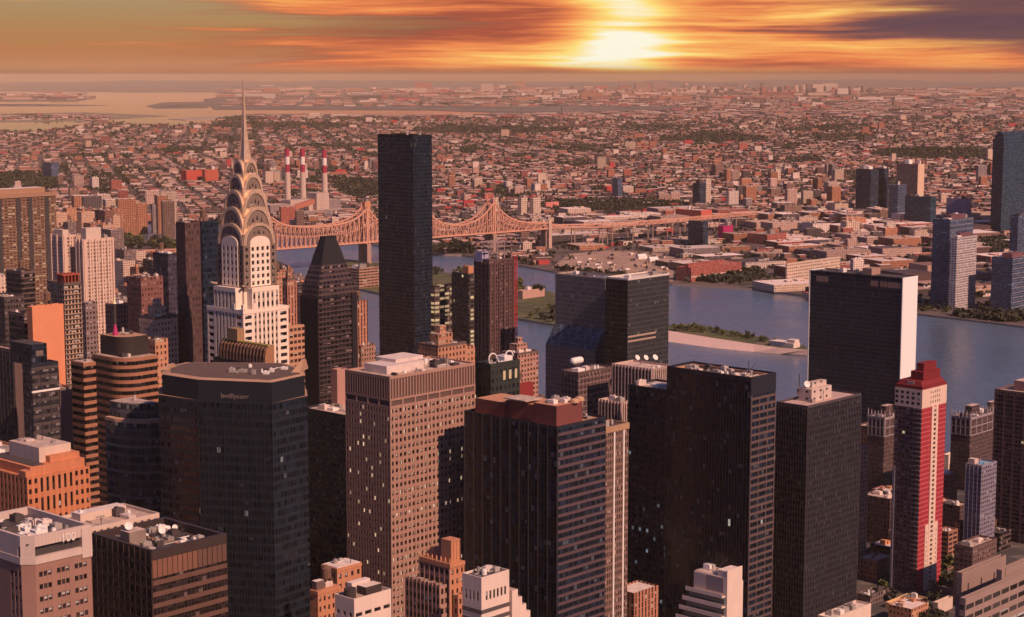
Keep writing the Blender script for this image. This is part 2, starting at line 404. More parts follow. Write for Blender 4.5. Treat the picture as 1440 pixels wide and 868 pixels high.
# ================================================================== THE SETTING
def land(name, pts, z, m, side=None, depth=2.5, px=True):
    """a sheet of ground with a wall down into the water along its edge"""
    g = [(gnd(*p, z) if px and len(p) == 2 else Vector((p[0], p[1], z))) for p in pts]
    poly = [(p.x, p.y) for p in g]
    ar = sum(a[0]*b[1]-b[0]*a[1] for a, b in zip(poly, poly[1:]+poly[:1]))
    if ar < 0: poly.reverse()
    q = MB(); q.prism(poly, z-depth, z, 1, 0)
    return tag(q.build(name, [m, side or m]), kind='structure')

def water_mat():
    m, tt, p = base_mat('river_water')
    tc = tt.new('ShaderNodeTexCoord'); o = tc.outputs['Object']
    big = tt.noise(o, .0035, 3, .55)
    p.inputs['Base Color'].default_value = (.098, .134, .185, 1)
    sy0 = tt.new('ShaderNodeSeparateXYZ'); tt.l.new(o, sy0.inputs[0])
    tt.l.new(tt.m('MULTIPLY', tt.m('ADD', tt.m('MULTIPLY', tt.sm(big, .35, .65), .20), .12), tt.m('SUBTRACT', 1.0, tt.m('MULTIPLY', tt.sm(sy0.outputs[1], 4000, 9000), .85))), p.inputs['Roughness'])
    n1 = tt.noise(o, .09, 4, .6, .4); n2 = tt.noise(o, .5, 2, .5)
    h = tt.m('ADD', tt.m('MULTIPLY', n1, 1.0), tt.m('MULTIPLY', n2, .25))
    bp = tt.new('ShaderNodeBump'); tt.l.new(h, bp.inputs['Height'])
    bp.inputs['Distance'].default_value = 1.6; sy_ = tt.new('ShaderNodeSeparateXYZ'); tt.l.new(o, sy_.inputs[0])
    tt.l.new(tt.m('SUBTRACT', .55, tt.m('MULTIPLY', tt.sm(sy_.outputs[1], 3500, 9000), .53)), bp.inputs['Strength'])
    tt.l.new(bp.outputs[0], p.inputs['Normal']); p.inputs['IOR'].default_value = 1.33
    return m
def ground_mat(name, c1, c2, c3, s1, s2):
    m, tt, p = base_mat(name)
    tc = tt.new('ShaderNodeTexCoord'); o = tc.outputs['Object']
    a = tt.noise(o, s1, 5, .6); b = tt.noise(o, s2, 4, .6)
    c = tt.mix(tt.sm(a, .4, .6), c1, c2); c = tt.mix(tt.sm(b, .52, .62), c, c3)
    tt.l.new(c, p.inputs['Base Color']); p.inputs['Roughness'].default_value = .95
    return m
q = MB(); q.quad([(-36000, -1500, -2.5), (36000, -1500, -2.5), (36000, 59000, -2.5), (-36000, 59000, -2.5)])
tag(q.build('river_water', water_mat()), kind='structure')
SEAWALL = wall('seawall_stone', (.36, .26, .21), .9, .4)
GM = ground_mat('city_asphalt', (.05, .045, .045), (.09, .07, .065), (.14, .11, .09), .01, .05)
GQ = ground_mat('sprawl_ground', (.09, .058, .05), (.13, .09, .08), (.035, .038, .02), .004, .012)
GF = ground_mat('far_land', (.10, .08, .065), (.17, .13, .10), (.05, .055, .035), .0009, .003)
GP = ground_mat('park_grass', (.050, .058, .018), (.09, .090, .024), (.14, .105, .065), .02, .05)
QSH = [(-400, 292), (0, 305), (200, 312), (400, 327), (530, 345), (608, 357), (650, 358), (725, 372), (780, 382), (850, 390), (945, 399), (1060, 406), (1138, 416), (1290, 441), (1440, 459), (1800, 500)]
land('queens_ground', QSH+[(2600, 120.4), (960, 120.4), (960, 152), (880, 156), (700, 160), (560, 162), (430, 160), (340, 161), (300, 170), (240, 177), (160, 172), (105, 177), (60, 184), (-400, 186)], 0, GQ, SEAWALL)
land('far_shore', [(300, 154), (440, 155), (600, 155), (690, 158), (740, 163), (880, 160), (958, 156), (956, 120.4), (-800, 120.4), (-800, 121.5), (-300, 122.5), (100, 126), (200, 127.5), (300, 129), (320, 135), (285, 140)], -.4, GF)
land('airfield', [(-400, 160), (0, 160), (120, 158), (235, 163), (150, 168), (60, 171), (-400, 173)], 0, ground_mat('airfield_grass', (.17, .14, .07), (.22, .17, .11), (.3, .24, .19), .002, .004))
land('bay_island', [(205, 149), (230, 144), (290, 143), (300, 147), (290, 152), (220, 152.5)], 0, GF)
land('bay_shore', [(-300, 131), (0, 131), (60, 133), (130, 139), (110, 142), (0, 143), (-300, 144)], 0, GF)
MSH = [(1800, 720), (1440, 668), (1290, 640), (1140, 605), (800, 562), (640, 530), (500, 487), (455, 452), (428, 405), (405, 374), (380, 360), (250, 340), (0, 326), (-500, 312)]
land('bay_flat', [(236, 167), (300, 163.4), (430, 161.8), (436, 163.2), (330, 166.5), (262, 169)], -.3, ground_mat('tidal_flat', (.40, .29, .22), (.28, .21, .16), (.45, .35, .28), .002, .004))
land('bay_shoal', [(-200, 146), (60, 146.4), (150, 148), (90, 149.4), (-200, 149)], -.3, GF)
land('bay_spit', [(-300, 125.4), (60, 125.8), (250, 127.6), (296, 129.4), (200, 129.6), (40, 128.2), (-300, 128)], -.3, GF)
hr = np.random.default_rng(3); q = MB(); NX, D0 = 120, (42000, 47000, 52500, 58000); hp = []
for j, dd in enumerate(D0):
    hx0 = np.linspace(-.36, .36, NX)*dd; hh = sum(np.interp(np.arange(NX), np.linspace(0, NX, k), hr.uniform(0, 1, k))*a for k, a in ((9, 1.0), (24, .5), (60, .25)))
    hp.append([(x, dd, (0, 25+80*h, 40+120*h, 0)[j]) for x, h in zip(hx0, hh)])
for a, c in zip(hp, hp[1:]):
    for i in range(NX-1): q.quad([a[i], a[i+1], c[i+1], c[i]])
tag(q.build('hills', GF, None, True), kind='structure')
g0 = [gnd(*p) for p in MSH]
land('manhattan_ground', [(-2500, -600), (2500, -600)]+[(p.x, p.y) for p in g0], 0, GM, SEAWALL, px=False)
RISL = [(440, 357), (480, 364), (532, 370), (608, 380), (640, 386), (725, 399), (780, 412), (850, 440), (860, 470), (780, 456), (700, 443), (608, 425), (532, 412), (490, 402), (450, 376)]
land('river_island', RISL, 0.5, GP, SEAWALL, 4)
BISL = [(928, 458), (975, 455), (1000, 460), (1060, 472), (1100, 482), (1132, 486), (1136, 492), (1095, 489), (1060, 484), (1000, 475), (928, 463)]
RIP = wall('riprap_stone', (.66, .46, .39), .9, .4, sc=.3)
land('reef_island', BISL, 5.0, GP, RIP, 7)
q = MB(); tl = [(928, 463), (1000, 475), (1060, 484), (1095, 489), (1136, 492)]; bl_ = [(928, 479), (1000, 489), (1060, 495), (1096, 498), (1139, 498)]
for (a, c), (e, f) in zip(zip(tl, tl[1:]), zip(bl_, bl_[1:])): q.quad([gnd(*e, -2.45), gnd(*f, -2.45), gnd(*c, 5.0), gnd(*a, 5.0)])
tag(q.build('riprap_bank', RIP), kind='structure')

# the haze over the whole city
hb = MB(); hb.box(-40000, -1800, -4.5, 40000, 59500, 362, bottom=True)
hm = bpy.data.materials.new('haze'); hm.use_nodes = True; hn = NT(hm.node_tree); hn.n.clear()
pv = hn.new('ShaderNodeVolumePrincipled'); pv.inputs['Color'].default_value = (1.0, .77, .56, 1)
pv.inputs['Density'].default_value = HAZE = 1.25e-5; pv.inputs['Anisotropy'].default_value = -0.4
hn.l.new(pv.outputs[0], hn.new('ShaderNodeOutputMaterial').inputs['Volume'])
hz_o = tag(hb.build('haze', hm), kind='stuff')

# ================================================================== NEAR TOWERS
def simple(b, fm, roofm=None, trim=None, fit=None, z1=None, ph=1.2, x0=0, y0=0, x1=None, y1=None, seed=1, n=4, extra=None, name='wall', par=True, tank=False, size=1.0):
    """a block with a parapet, a sunken roof and things on the roof; extra(mb) adds relief to the wall mesh"""
    z1 = z1 or b.h; x1 = b.w if x1 is None else x1; y1 = b.d if y1 is None else y1
    mb = MB(); mb.box(x0, y0, 0, x1, y1, z1-ph-.3, 0, fit=fit)
    if par: parapet(mb, x0, y0, x1, y1, z1-ph-.3, z1, .5, 1)
    if extra: extra(mb)
    mb.build(name, [fm, trim or fm, WHITE(), STEEL()], b.o)
    roof(b, x0+.5, y0+.5, x1-.5, y1-.5, z1-ph, roofm or ROOF_L())
    if n: clutter(b, x0+1.2, y0+1.2, x1-1.2, y1-1.2, z1-ph+.01, n, seed, tank, size)
def block(b, name, m, x0, y0, z0, x1, y1, z1, top=None, fit=None):
    q = MB(); q.box(x0, y0, z0, x1, y1, z1, 0, 1, fit=fit); return q.build(name, [m, top or m], b.o)
def text(b, s, size, x, z, y, m, rz=0.0, ex=.12):
    c = bpy.data.curves.new('lettering', 'FONT'); c.body = s; c.size = size; c.extrude = ex; c.align_x = 'CENTER'; c.align_y = 'CENTER'
    tmp = bpy.data.objects.new('lettering', c); C.objects.link(tmp); bpy.context.view_layer.update()
    me = bpy.data.meshes.new_from_object(tmp.evaluated_get(bpy.context.evaluated_depsgraph_get())); bpy.data.objects.remove(tmp); bpy.data.curves.remove(c)
    me.materials.clear(); me.materials.append(m); o = bpy.data.objects.new('lettering', me); C.objects.link(o)
    o.parent = b.o; o.location = (x, y, z); o.rotation_euler = (math.pi/2, 0, rz); return o

DG = facade('black_glass', (.014, .020, .033), (.009, .015, .027), 1.6, 3.8, .86, .62, .0015, (1, .85, .75), .35, grough=.16, wrough=.45, blind=.05)
DGB = facade('black_glass_banded', (.014, .020, .033), (.009, .015, .027), 2.0, 3.75, .9, .97, 0, grough=.2, wrough=.5, blind=.05)
DS = facade('black_strip_glass', (.014, .020, .033), (.009, .015, .027), 1.9, 3.9, .88, .97, .0012, (1, .85, .75), .35, grough=.16, wrough=.45, blind=.06)
TRIM_D = wall('dark_bronze_trim', (.020, .022, .032), .5, .3)
TRIM_B = wall('brown_spandrel', (.12, .075, .07), .6, .3)
CREAM = wall('cream_masonry', (.60, .46, .37), .85, .2)

# --- white-topped office block with 100 on its parapet
b = tower('office_tower', 'brown office block whose pale ribbed parapet carries the number 100', 'office tower', -50, 36, 127, 757, 520)
BR = wall('brown_precast', (.30, .165, .125), .85, .2); PALE = wall('pale_ribbed_panel', (.55, .43, .37), .7, .15)
mb = MB(); cells = []; c = 3.0; dp = .45
zc, zl, zs = b.h, b.zat(36, 797), b.zat(36, 787)
mb.prism([(c, dp), (b.w, dp), (b.w, b.d), (dp, b.d), (dp, c)], 0, zl, 0)
mb.prism([(c, 0), (c, dp), (dp, c), (0, c)], 0, zl-.01, 0)
gw = (b.w-c-1.0)/3
for i in range(3):
    x0 = c+1.0+i*gw
    punch(mb, cells, 'R', x0, x0+gw-1.6, 0, 60, zl-1.5, 1.35, 3.9, .80, .42, dp)
    mb.box(x0+gw-1.6, 0, 60, x0+gw, dp, zl-1.5, 0, bottom=True)
mb.box(c, 0, 60, c+1.0, dp, zl-1.5, 0, bottom=True); mb.box(c, .01, zl-1.5, b.w, dp, zl, 0)
punch(mb, cells, 'L', c, 9.5, 0, 60, zl-1.5, 2.2, 3.9, .6, .42, dp)
mb.box(0, 9.5, 60, dp, b.d, zl-1.5, 0, bottom=True); mb.box(.01, c, zl-1.5, dp, b.d, zl, 0)
mb.build('wall', BR, b.o); wins(b, cells, pane('dim_window', (.025, .02, .022), 1.35, 3.9, .0, blind=.25))
q = MB()
q.prism([(c, -.3), (b.w+.3, -.3), (b.w+.3, b.d), (-.3, b.d), (-.3, c)], zl+.01, zs, 0)               # ledge
q.prism([(c, 1.2), (b.w, 1.2), (b.w, b.d), (1.2, b.d), (1.2, c)], zs, zs+3.2, 1)                       # dark slot
for x0, y0, x1, y1 in ((c, -.1, b.w, 1.0), (-.1, c, 1.0, b.d), (1.0, b.d-1.0, b.w, b.d), (b.w-1.0, 1.0, b.w, b.d-1.0)):
    q.box(x0, y0, zs+3.2, x1, y1, zc, 0, bottom=True)
q.prism([(c, -.1), (c, 1.0), (1.0, c), (-.1, c)], zs, zc-.02, 0)
q.box(-.1, c+1.5, zs, 1.0, b.d, zs+3.2, 0); q.box(b.w-3.4, -.4, zs-3.5, b.w+.2, 1.1, zc-.6, 0)
fins(q, 'R', c+.3, b.w-3.6, -.1, zs+3.3, zc-.05, 1.1, .14, .10); q.build('parapet', [PALE, STEEL()], b.o)
text(b, '100', 3.5, b.w-8.2, zc-2.6, -.32, WHITE())
roof(b, 1.1, 1.1, b.w-1.1, b.d-1.1, zc-2.4, ROOF_D()); clutter(b, 2, 2, b.w-2, b.d-2, zc-2.39, 26, 3, size=.7)

# --- bronze office block
b = tower('office_tower', 'dark bronze flat-topped block with satellite dishes scattered on its sunken roof', 'office tower', 128, 213, 318, 775, 545)
BZ = facade('bronze_curtain_wall', (.05, .03, .025), (.02, .014, .015), 1.5, 3.7, .94, .97, 0, grough=.15, blind=.05, wrough=.5)
BZT = wall('bronze_panel_lit_tone', (.20, .095, .062), .5, .3); BZD = wall('bronze_dark_trim', (.05, .033, .03), .5, .3)
def ex(mb):
    zt = b.h-1.0
    bands(mb, 'R', 0, b.w, 0, 40, b.h-9.8, 3.7, 1.5, .22, 1); fins(mb, 'R', 0, b.w, 0, 40, b.h-9.9, b.w/22, .16, .13, 3)
    for i in range(15): mb.box(b.w*i/15+.12, -.15, b.h-8.9, b.w*(i+1)/15-.12, -.003, b.h-3.2, 2 if i < 9 else 1, bottom=True)  # first panels take a lighter bronze, their lit look put into the colour
    mb.box(0, -.3, b.h-2.9, b.w, -.003, b.h, 3, bottom=True); bands(mb, 'L', 0, b.d, 0, 40, b.h-4, 3.7, 1.3, .2, 3); fins(mb, 'L', 0, b.d, 0, 40, b.h-.3, 3.0, .3, .3, 3)
mb = MB(); mb.box(0, 0, 0, b.w, b.d, b.h-3.3, 0); parapet(mb, 0, 0, b.w, b.d, b.h-3.3, b.h, 1.3, 3); ex(mb)
mb.build('wall', [BZ, wall('bronze_spandrel', (.13, .07, .052), .5, .3), BZT, BZD], b.o); roof(b, 1.3, 1.3, b.w-1.3, b.d-1.3, b.h-2.9, ROOF_D())
clutter(b, 3, 3, b.w-3, b.d-3, b.h-2.89, 30, 11, size=.55)
for px, py, r_ in ((228, 752, 1.5), (236, 748, 1.3), (246, 746, 1.2), (222, 745, 1.1)):
    x, y = b.loc(px, py, b.h-2.9); sat_dish(b, x, y, b.h-2.9, r_)
for k in range(7):
    x, y = b.loc(196+k*9, 757+k*1.5, b.h-2.9); block(b, 'roof_grille', wall('rust_panel', (.5, .25, .14), .8, .3), x, y, b.h-2.89, x+.9, y+5, b.h-2.5)
x, y = b.loc(176, 757, b.h); block(b, 'penthouse', wall('penthouse_concrete', (.24, .18, .15), .9, .3), x-.5, y-3, b.h-3, x+6, y+2, b.h+2.4, ROOF_L()); sat_dish(b, x+1.2, y-.5, b.h+2.4, 1.75, (.25, -.85, .4))

# --- low cream roof behind it
b = tower('office_building', 'cream walled low building with a broad pale roof behind the bronze block', 'building', 78, 128, 224, 742, 640)
simple(b, facade('cream_wall', (.55, .38, .26), (.05, .04, .04), 3, 3.6, .4, .45), ROOF_L(), CREAM, seed=8, n=7)
block(b, 'roof_shed', CREAM, 4, b.d*.55, b.h-1.1, b.w*.8, b.d*.8, b.h+2.0, ROOF_W())

# --- orange terracotta block
OR = wall('orange_terracotta', (.52, .20, .10), .8, .4); ORD = wall('orange_terracotta_band', (.50, .17, .075), .8, .2)
b = tower('brick_building', 'bright orange stepped brick block with a cream penthouse and square windows', 'brick building', -34, 38, 126, 672, 700)
mb = MB(); cells = []; dp = .5
mb.box(dp, dp, 0, b.w, b.d, b.h-.4, 0); x1 = b.w
punch(mb, cells, 'R', 0, x1*.18, 0, 90, b.h, 2.6, 4.0, .5, .52, dp, 0, 1); punch(mb, cells, 'R', x1*.18, x1*.74, 0, 90, b.h, 2.7, 8.0, .42, .72, dp, 0, 1); punch(mb, cells, 'R', x1*.74, x1, 0, 90, b.h, 3.0, 4.0, .5, .52, dp, 0, 1)
punch(mb, cells, 'L', .51, b.d, 0, 90, b.h, 3.0, 4.0, .5, .5, dp, 0, 1)
mb.box(x1*.10, 2.2, b.h-.39, x1*.97, b.d-3, b.h+3.4, 0); mb.box(x1*.45, 4, b.h+3.4, x1*.93, b.d-6, b.h+6.0, 0); mb.box(x1*.0, 1.0, b.h-.39, x1*.14, 6, b.h+2.2, 0)
mb.build('wall', [OR, ORD], b.o); wins(b, cells, pane('dark_window', (.02, .015, .015), 2.7, 4.0, 0, blind=.1))
block(b, 'penthouse', CREAM, x1*.35, 7, b.h+3.41, x1*.86, b.d-9, b.h+9.5, ROOF_L()); block(b, 'roof', ROOF_D(), x1*.16, 3, b.h+3.41, x1*.34, b.d-4, b.h+3.7)
clutter(b, x1*.36, 8, x1*.84, b.d-10, b.h+9.5, 4, 5, size=.6)
b = tower('brick_building', 'dark brick block with a ragged cream roof at the picture edge beside the orange block', 'brick building', -60, -6, 46, 640, 760)
simple(b, facade('dark_brick', (.17, .075, .05), (.02, .015, .015), 2.6, 3.6, .45, .5), ROOF_L(), wall('orange_brick_trim', (.45, .19, .10), .85, .3), seed=4, n=10)  # parapet brick is brighter and more orange than the walls

# --- dark pair at the far side of the street
b = tower('office_tower', 'flat dark tower with one smooth brown side wall at the picture edge', 'office tower', -30, 18, 36, 492, 850)
simple(b, DG, ROOF_L(), TRIM_B, seed=5, n=4, extra=lambda mb: (mb.box(.4, -.3, 0, b.w*.75, -.003, b.h-2, 1), fins(mb, 'L', 0, b.d, 0, 40, b.h-1, 3.2, .3, .25, 3)))
b = tower('office_tower', 'stepped dark glass tower with a bright lit ledge partway up its banded face', 'office tower', 31, 44, 82, 513, 810)
zl = b.zat(44, 553)
GB = facade('smoky_banded_glass', (.07, .055, .052), (.035, .03, .032), 1.5, 3.7, 1, .58, 0, grough=.14, blind=.22)
simple(b, GB, ROOF_L(), TRIM_D, seed=6, n=2, extra=lambda mb: (bands(mb, 'R', 0, b.w, 0, 30, b.h-4, 7.4, .8, .25, 1), mb.box(-.4, -.6, zl, b.w, -.003, zl+.9, 2, bottom=True), fins(mb, 'R', 0, b.w, 0, 30, b.h-4, 4.5, .2, .2, 1)))
zt = b.zat(44, 487); block(b, 'upper_storeys', DG, 2.5, 3, b.h-1.1, b.w-4, b.d+14, zt, ROOF_D()); q = MB(); q.box(4.5, 2.8, b.h+3, b.w-6, 2.997, zt-3, bottom=True); q.build('louvre_panel', wall('grey_brown_panel', (.17, .12, .10), .7, .2), b.o)
b = tower('office_tower', 'narrow plain grey brown slab wedged beside the banded curved tower', 'office tower', 82, 84.5, 102, 546, 930, wy=18)
simple(b, wall('grey_brown_render', (.19, .135, .13), .8, .15), ROOF_L(), None, n=2, seed=2)

# --- curved banded tower
b = tower('office_tower', 'curved tower ringed with alternating orange brown and dark bands under a dark drum roof', 'office tower', 130, 172, 221, 506, 880)
rc = min(b.w, b.d)*.5
poly = [(rc-rc*math.cos(R(k*11.25)), rc-rc*math.sin(R(k*11.25))) for k in range(9)]+[(b.w, 0), (b.w, b.d), (0, b.d)]
OB = wall('orange_brown_band', (.34, .15, .085), .75, .25); DB = facade('dark_strip_window', (.022, .017, .018), (.015, .012, .014), 1.4, 3.7, .9, 1, 0, grough=.15)
def ringed(b, poly, zt, n, m1, m2, k, h=1.75, sp=3.75):
    cx, cy_ = sum(p[0] for p in poly)/len(poly), sum(p[1] for p in poly)/len(poly); q = MB()
    q.prism(poly, 0, zt-.3, 1)
    out = [(cx+(p[0]-cx)*k, cy_+(p[1]-cy_)*k) for p in poly]
    for i in range(n): q.prism(out, zt-i*sp-h, zt-i*sp, 0)
    q.build('wall', [m1, m2], b.o)
ringed(b, poly, b.h, 42, OB, DB, 1.012)
inn = [(b.w*.5+(p[0]-b.w*.5)*.96, b.d*.5+(p[1]-b.d*.5)*.96) for p in poly]
q = MB(); q.prism(inn, b.h+.01, b.h+.25); q.build('roof', ROOF_L(), b.o)
dr = [(b.w*.55+(p[0]-b.w*.5)*.74, b.d*.56+(p[1]-b.d*.5)*.74) for p in poly]
zt = b.zat(172, 478); q = MB(); q.prism(dr, b.h+.26, zt, 0, 1); q.build('drum_penthouse', [wall('dark_drum', (.04, .03, .028), .5, .2), wall('tan_deck', (.45, .25, .15), .9, .3)], b.o)
clutter(b, 2, 2, b.w*.45, b.d*.4, b.h+.26, 3, 31, size=.7); clutter(b, b.w*.35, b.d*.35, b.w*.8, b.d*.8, zt, 6, 21, size=.9)
x, y = b.w*.35, b.d*.62; q = MB(); q.cyl(x, y, zt, zt+6, 1.6, .5, 8, 0); q.cyl(x, y, zt+6, zt+16, .8, .6, 8, 1); q.cyl(x, y, zt+16, zt+19, .9, .1, 8, 2)
q.build('mast', [wall('magenta_paint', (.42, .03, .12), .5, .2), STEEL(), wall('pale_yellow_cap', (.8, .75, .4), .5, .1)], b.o)
b = tower('office_tower', 'slim banded wing with bright orange bars standing against the curved tower', 'office tower', 100, 117, 134, 511, 850)
ringed(b, [(0, 0), (b.w, 0), (b.w, b.d), (0, b.d)], b.h, 42, OB, DB, 1.03)
roof(b, .5, .5, b.w-.5, b.d-.5, b.h+.3, ROOF_L()); clutter(b, 1, 1, b.w-1, b.d-1, b.h+.3, 2, 9, size=.6)

# --- blue-grey glass building with a setback crown
b = tower('office_tower', 'blue grey glass tower with a curved setback crown and pale roof', 'office tower', 148, 194, 232, 596, 760)
BG = facade('blue_grey_glass', (.085, .085, .09), (.03, .036, .045), 1.6, 3.8, .8, .62, 0, grough=.1, blind=.1)
rc = b.d*.7; py_ = [(0, rc), (rc*.12, rc*.55), (rc*.45, rc*.15), (rc*.9, 0), (b.w, 0), (b.w, b.d), (0, b.d)]
zu = b.zat(194, 574); q = MB(); q.prism(py_, 0, b.h-.6, 0, 1); o_ = [((p[0]-b.w/2)*1.02+b.w/2, (p[1]-b.d/2)*1.02+b.d/2) for p in py_]
q.prism(o_, b.h-1.4, b.h, 2)
for i in range(1, 12): q.prism(o_, b.h-i*11.4-.9, b.h-i*11.4, 1)
q.build('wall', [BG, wall('pale_blue_mullion', (.16, .16, .17), .5, .2), wall('tan_ledge', (.5, .29, .18), .8, .2)], b.o)
up = [((p[0]-b.w)*.82+b.w, (p[1]-b.d)*.82+b.d) for p in py_]; q = MB(); q.prism(up, b.h+.01, zu, 0, 1); q.build('setback_crown', [BG, ROOF_L()], b.o)
clutter(b, b.w*.5, b.d*.5, b.w-2, b.d-2, zu, 4, 2, size=.8)

# --- black angled tower carrying a dim sign
D = 720.0; b = T(); c0, c1 = at(278, 534, D), at(382, 534, D-7)
b.a = math.degrees(math.atan2(c1.y-c0.y, c1.x-c0.x)); b.c = c0; b.h = c0.z; wdt = math.hypot(c1.x-c0.x, c1.y-c0.y)
b.o = tag(empty('office_tower', (c0.x, c0.y, 0), R(b.a)), 'broad black tower with angled corner facets and a dim white sign near its top', 'office tower')
def L_(px, Y):
    v = at(px, 534, Y)-c0; v.z = 0; v.rotate(Matrix.Rotation(-R(b.a), 3, 'Z')); return (v.x, v.y)
BK = facade('black_tower_glass', (.012, .016, .023), (.007, .011, .018), 1.9, 3.7, .80, .60, .0045, (1, .85, .8), .22, grough=.2, wrough=.5, blind=.03)
poly = [(0, 0), (wdt, 0), L_(432, D+10), L_(431, D+26), L_(402, D+44), L_(258, D+46), L_(223, D+30), L_(222, D+13)]
zl = b.h-8.5; mx, my = wdt/2, 20.0
sh_ = lambda k, kk=None: [((p[0]-mx)*k+mx, (p[1]-my)*(kk or k)+my) for p in poly]
q = MB(); q.prism(poly, 0, zl, 0, 1); up = [poly[0], poly[1]]+sh_(.955)[2:]
q.prism(up, zl+.01, b.h, 2, 1)
for i in range(27): q.box(wdt*i/26-.1, -.3, 0, wdt*i/26+.1, -.003, b.h-10, 2)
q.build('wall', [BK, wall('tan_roof_paving', (.42, .25, .16), .9, .35), wall('black_fascia', (.013, .016, .023), .5, .3)], b.o)
q = MB(); q.prism([((p[0]-mx)*.985+mx, (p[1]-my)*.985+my) for p in up], b.h+.01, b.h+.5, 0, 1, [((p[0]-mx)*.91+mx, (p[1]-my)*.86+my) for p in up]); q.build('roof', [wall('tan_roof_paving', (.42, .25, .16)), wall('tan_roof_dark', (.12, .08, .065), .9, .5)], b.o)
for px, Y, hh in ((424, D+20, 5.0), (238, D+26, 2.2)):
    xx, yy = L_(px, Y); q = MB(); q.prism([(xx-2.5, yy-6), (xx+1, yy-5), (xx+1, yy+6), (xx-3, yy+6)], b.h+.4, b.h+hh, 0, 0, [(xx, yy), (xx+1, yy), (xx+1, yy+3), (xx, yy+3)]); q.build('roof_gable', wall('tan_roof_paving', (.42, .25, .16)), b.o)
clutter(b, 2, 12, wdt-2, 34, b.h+.5, 9, 44, size=.55)
text(b, 'bmlllycorr', 2.9, wdt*.50, b.h-6.3, -.25, wall('dim_sign_white', (.20, .155, .15), .6, .1))

# --- dark green block half hidden by the tan tower
b = tower('office_tower', 'dark greenish glass block with a cluttered pale roof beside the tan tower', 'office tower', 425, 528, 600, 592, 950)
simple(b, facade('dark_green_glass', (.012, .020, .026), (.007, .014, .020), 1.8, 3.8, .85, .55, .001, grough=.2, wrough=.5), ROOF_L(), TRIM_D, seed=12, n=16)

# --- tan tower
b = tower('office_tower', 'tan concrete tower with ribbed top storeys and a dense grid of small windows', 'office tower', 485, 548, 668, 530, 820)
TN = wall('tan_concrete', (.37, .215, .165), .85, .16); TNS = wall('tan_concrete_spandrel', (.33, .19, .145), .85, .16); TNL = wall('tan_louvre_recess', (.12, .075, .065), .7, .2)
mb = MB(); cells = []; dp = .45; zf, zs = b.zat(548, 562), b.zat(548, 574)
mb.box(dp, dp, 0, b.w-dp, b.d-dp, b.h-1.4, 2); mb.box(b.w-dp, dp, 0, b.w, b.d, b.h-1.41, 0); mb.box(dp, b.d-dp, 0, b.w-dp, b.d, b.h-1.41, 0)
nb = 7
for i in range(nb):
    a0, a1 = b.w*i/nb, b.w*(i+1)/nb
    punch(mb, cells, 'R', a0+.003, a1-.003, 0, 30, zs, (a1-a0)/3, 3.55, .56, .52, dp, 0, 1)
punch(mb, cells, 'L', .46, b.d, 0, 30, zs, 1.85, 3.55, .56, .52, dp, 0, 1)
fins(mb, 'R', 0, b.w, .45, zf, b.h-1.4, b.w/30, .55, .45, 0); fins(mb, 'L', .46, b.d, .45, zf, b.h-1.4, b.d/18, .55, .45, 0)
mb.box(0, 0, zf-.9, b.w, dp, zf, 0, bottom=True); mb.box(0, dp, zf-.9, dp, b.d, zf, 0, bottom=True); mb.box(0, 0, zs, b.w, dp, zs+.6, 0); mb.box(0, dp, zs, dp, b.d, zs+.6, 0)
for i in range(nb+1): x = min(max(b.w*i/nb, .4), b.w-.4); mb.box(x-.4, -.12, 30, x+.4, dp-.01, zf-.01, 0)
for i in range(5): y = b.d*i/4; mb.box(.003, max(.5, y-.4), zs+.6, dp, min(b.d, y+.4), zf-.9, 0)
mb.box(0, 0, b.h-1.4, b.w, dp, b.h, 0, bottom=True); mb.box(0, dp, b.h-1.4, dp, b.d, b.h, 0, bottom=True); mb.box(b.w-.6, dp, b.h-1.4, b.w, b.d, b.h, 0); mb.box(dp, b.d-.6, b.h-1.4, b.w-.6, b.d, b.h, 0)
mb.build('wall', [TN, TNS, TNL], b.o)
wins(b, cells, pane('tan_tower_window', (.028, .02, .022), 1.85, 3.55, .075, (1, .70, .46), .85, blind=.3, blindc=(.26, .16, .13)))
roof(b, dp, dp, b.w-.6, b.d-.6, b.h-.9, ROOF_L())
block(b, 'penthouse', ROOF_W(), b.w*.12, b.d*.30, b.h-.89, b.w*.55, b.d*.80, b.h+3.0); block(b, 'penthouse', ROOF_W(), b.w*.30, b.d*.45, b.h+3.01, b.w*.62, b.d*.9, b.h+4.6)
clutter(b, b.w*.6, 2, b.w-2, b.d*.8, b.h-.89, 10, 17, size=.8); clutter(b, 2, 2, b.w*.5, b.d*.28, b.h-.89, 4, 18, size=.6)

# --- black tower with the maroon penthouse
b = tower('office_tower', 'broad black slab with an orange roof rim and a long maroon penthouse on top', 'office tower', 653, 784, 852, 600, 790)
PS = wall('plum_spandrel', (.10, .062, .07), .6, .2)
simple(b, DGB, wall('orange_roof_deck', (.50, .24, .14), .9, .3), TRIM_D, n=0, extra=lambda mb: (bands(mb, 'R', 0, b.w, 0, 30, b.h-3, 3.75, 1.5, .2, 1), fins(mb, 'L', 0, b.d, 0, 30, b.h, 6.0, .25, .2, 3), fins(mb, 'R', 0, b.w, 0, 30, b.h-3, b.w/9, .2, .1, 3)))
q = MB(); bands(q, 'R', .3, b.w-.1, -.2, 30, b.h-3.2, 3.75, 1.3, .1, 0); q.build('spandrel', PS, b.o)
MR = wall('maroon_panel', (.17, .055, .05), .6, .25); q = MB(); zt = b.h+8.4
q.box(3.2, 3.4, b.h-1.1, b.w*.62, b.d*.30, zt, 0, 1); q.box(5.0, b.d*.30, b.h-1.1, b.w*.60, b.d*.62, zt-1.5, 0, 1); q.box(3.6, b.d*.62, b.h-1.1, b.w*.62, b.d*.93, zt-2.5, 0, 1)
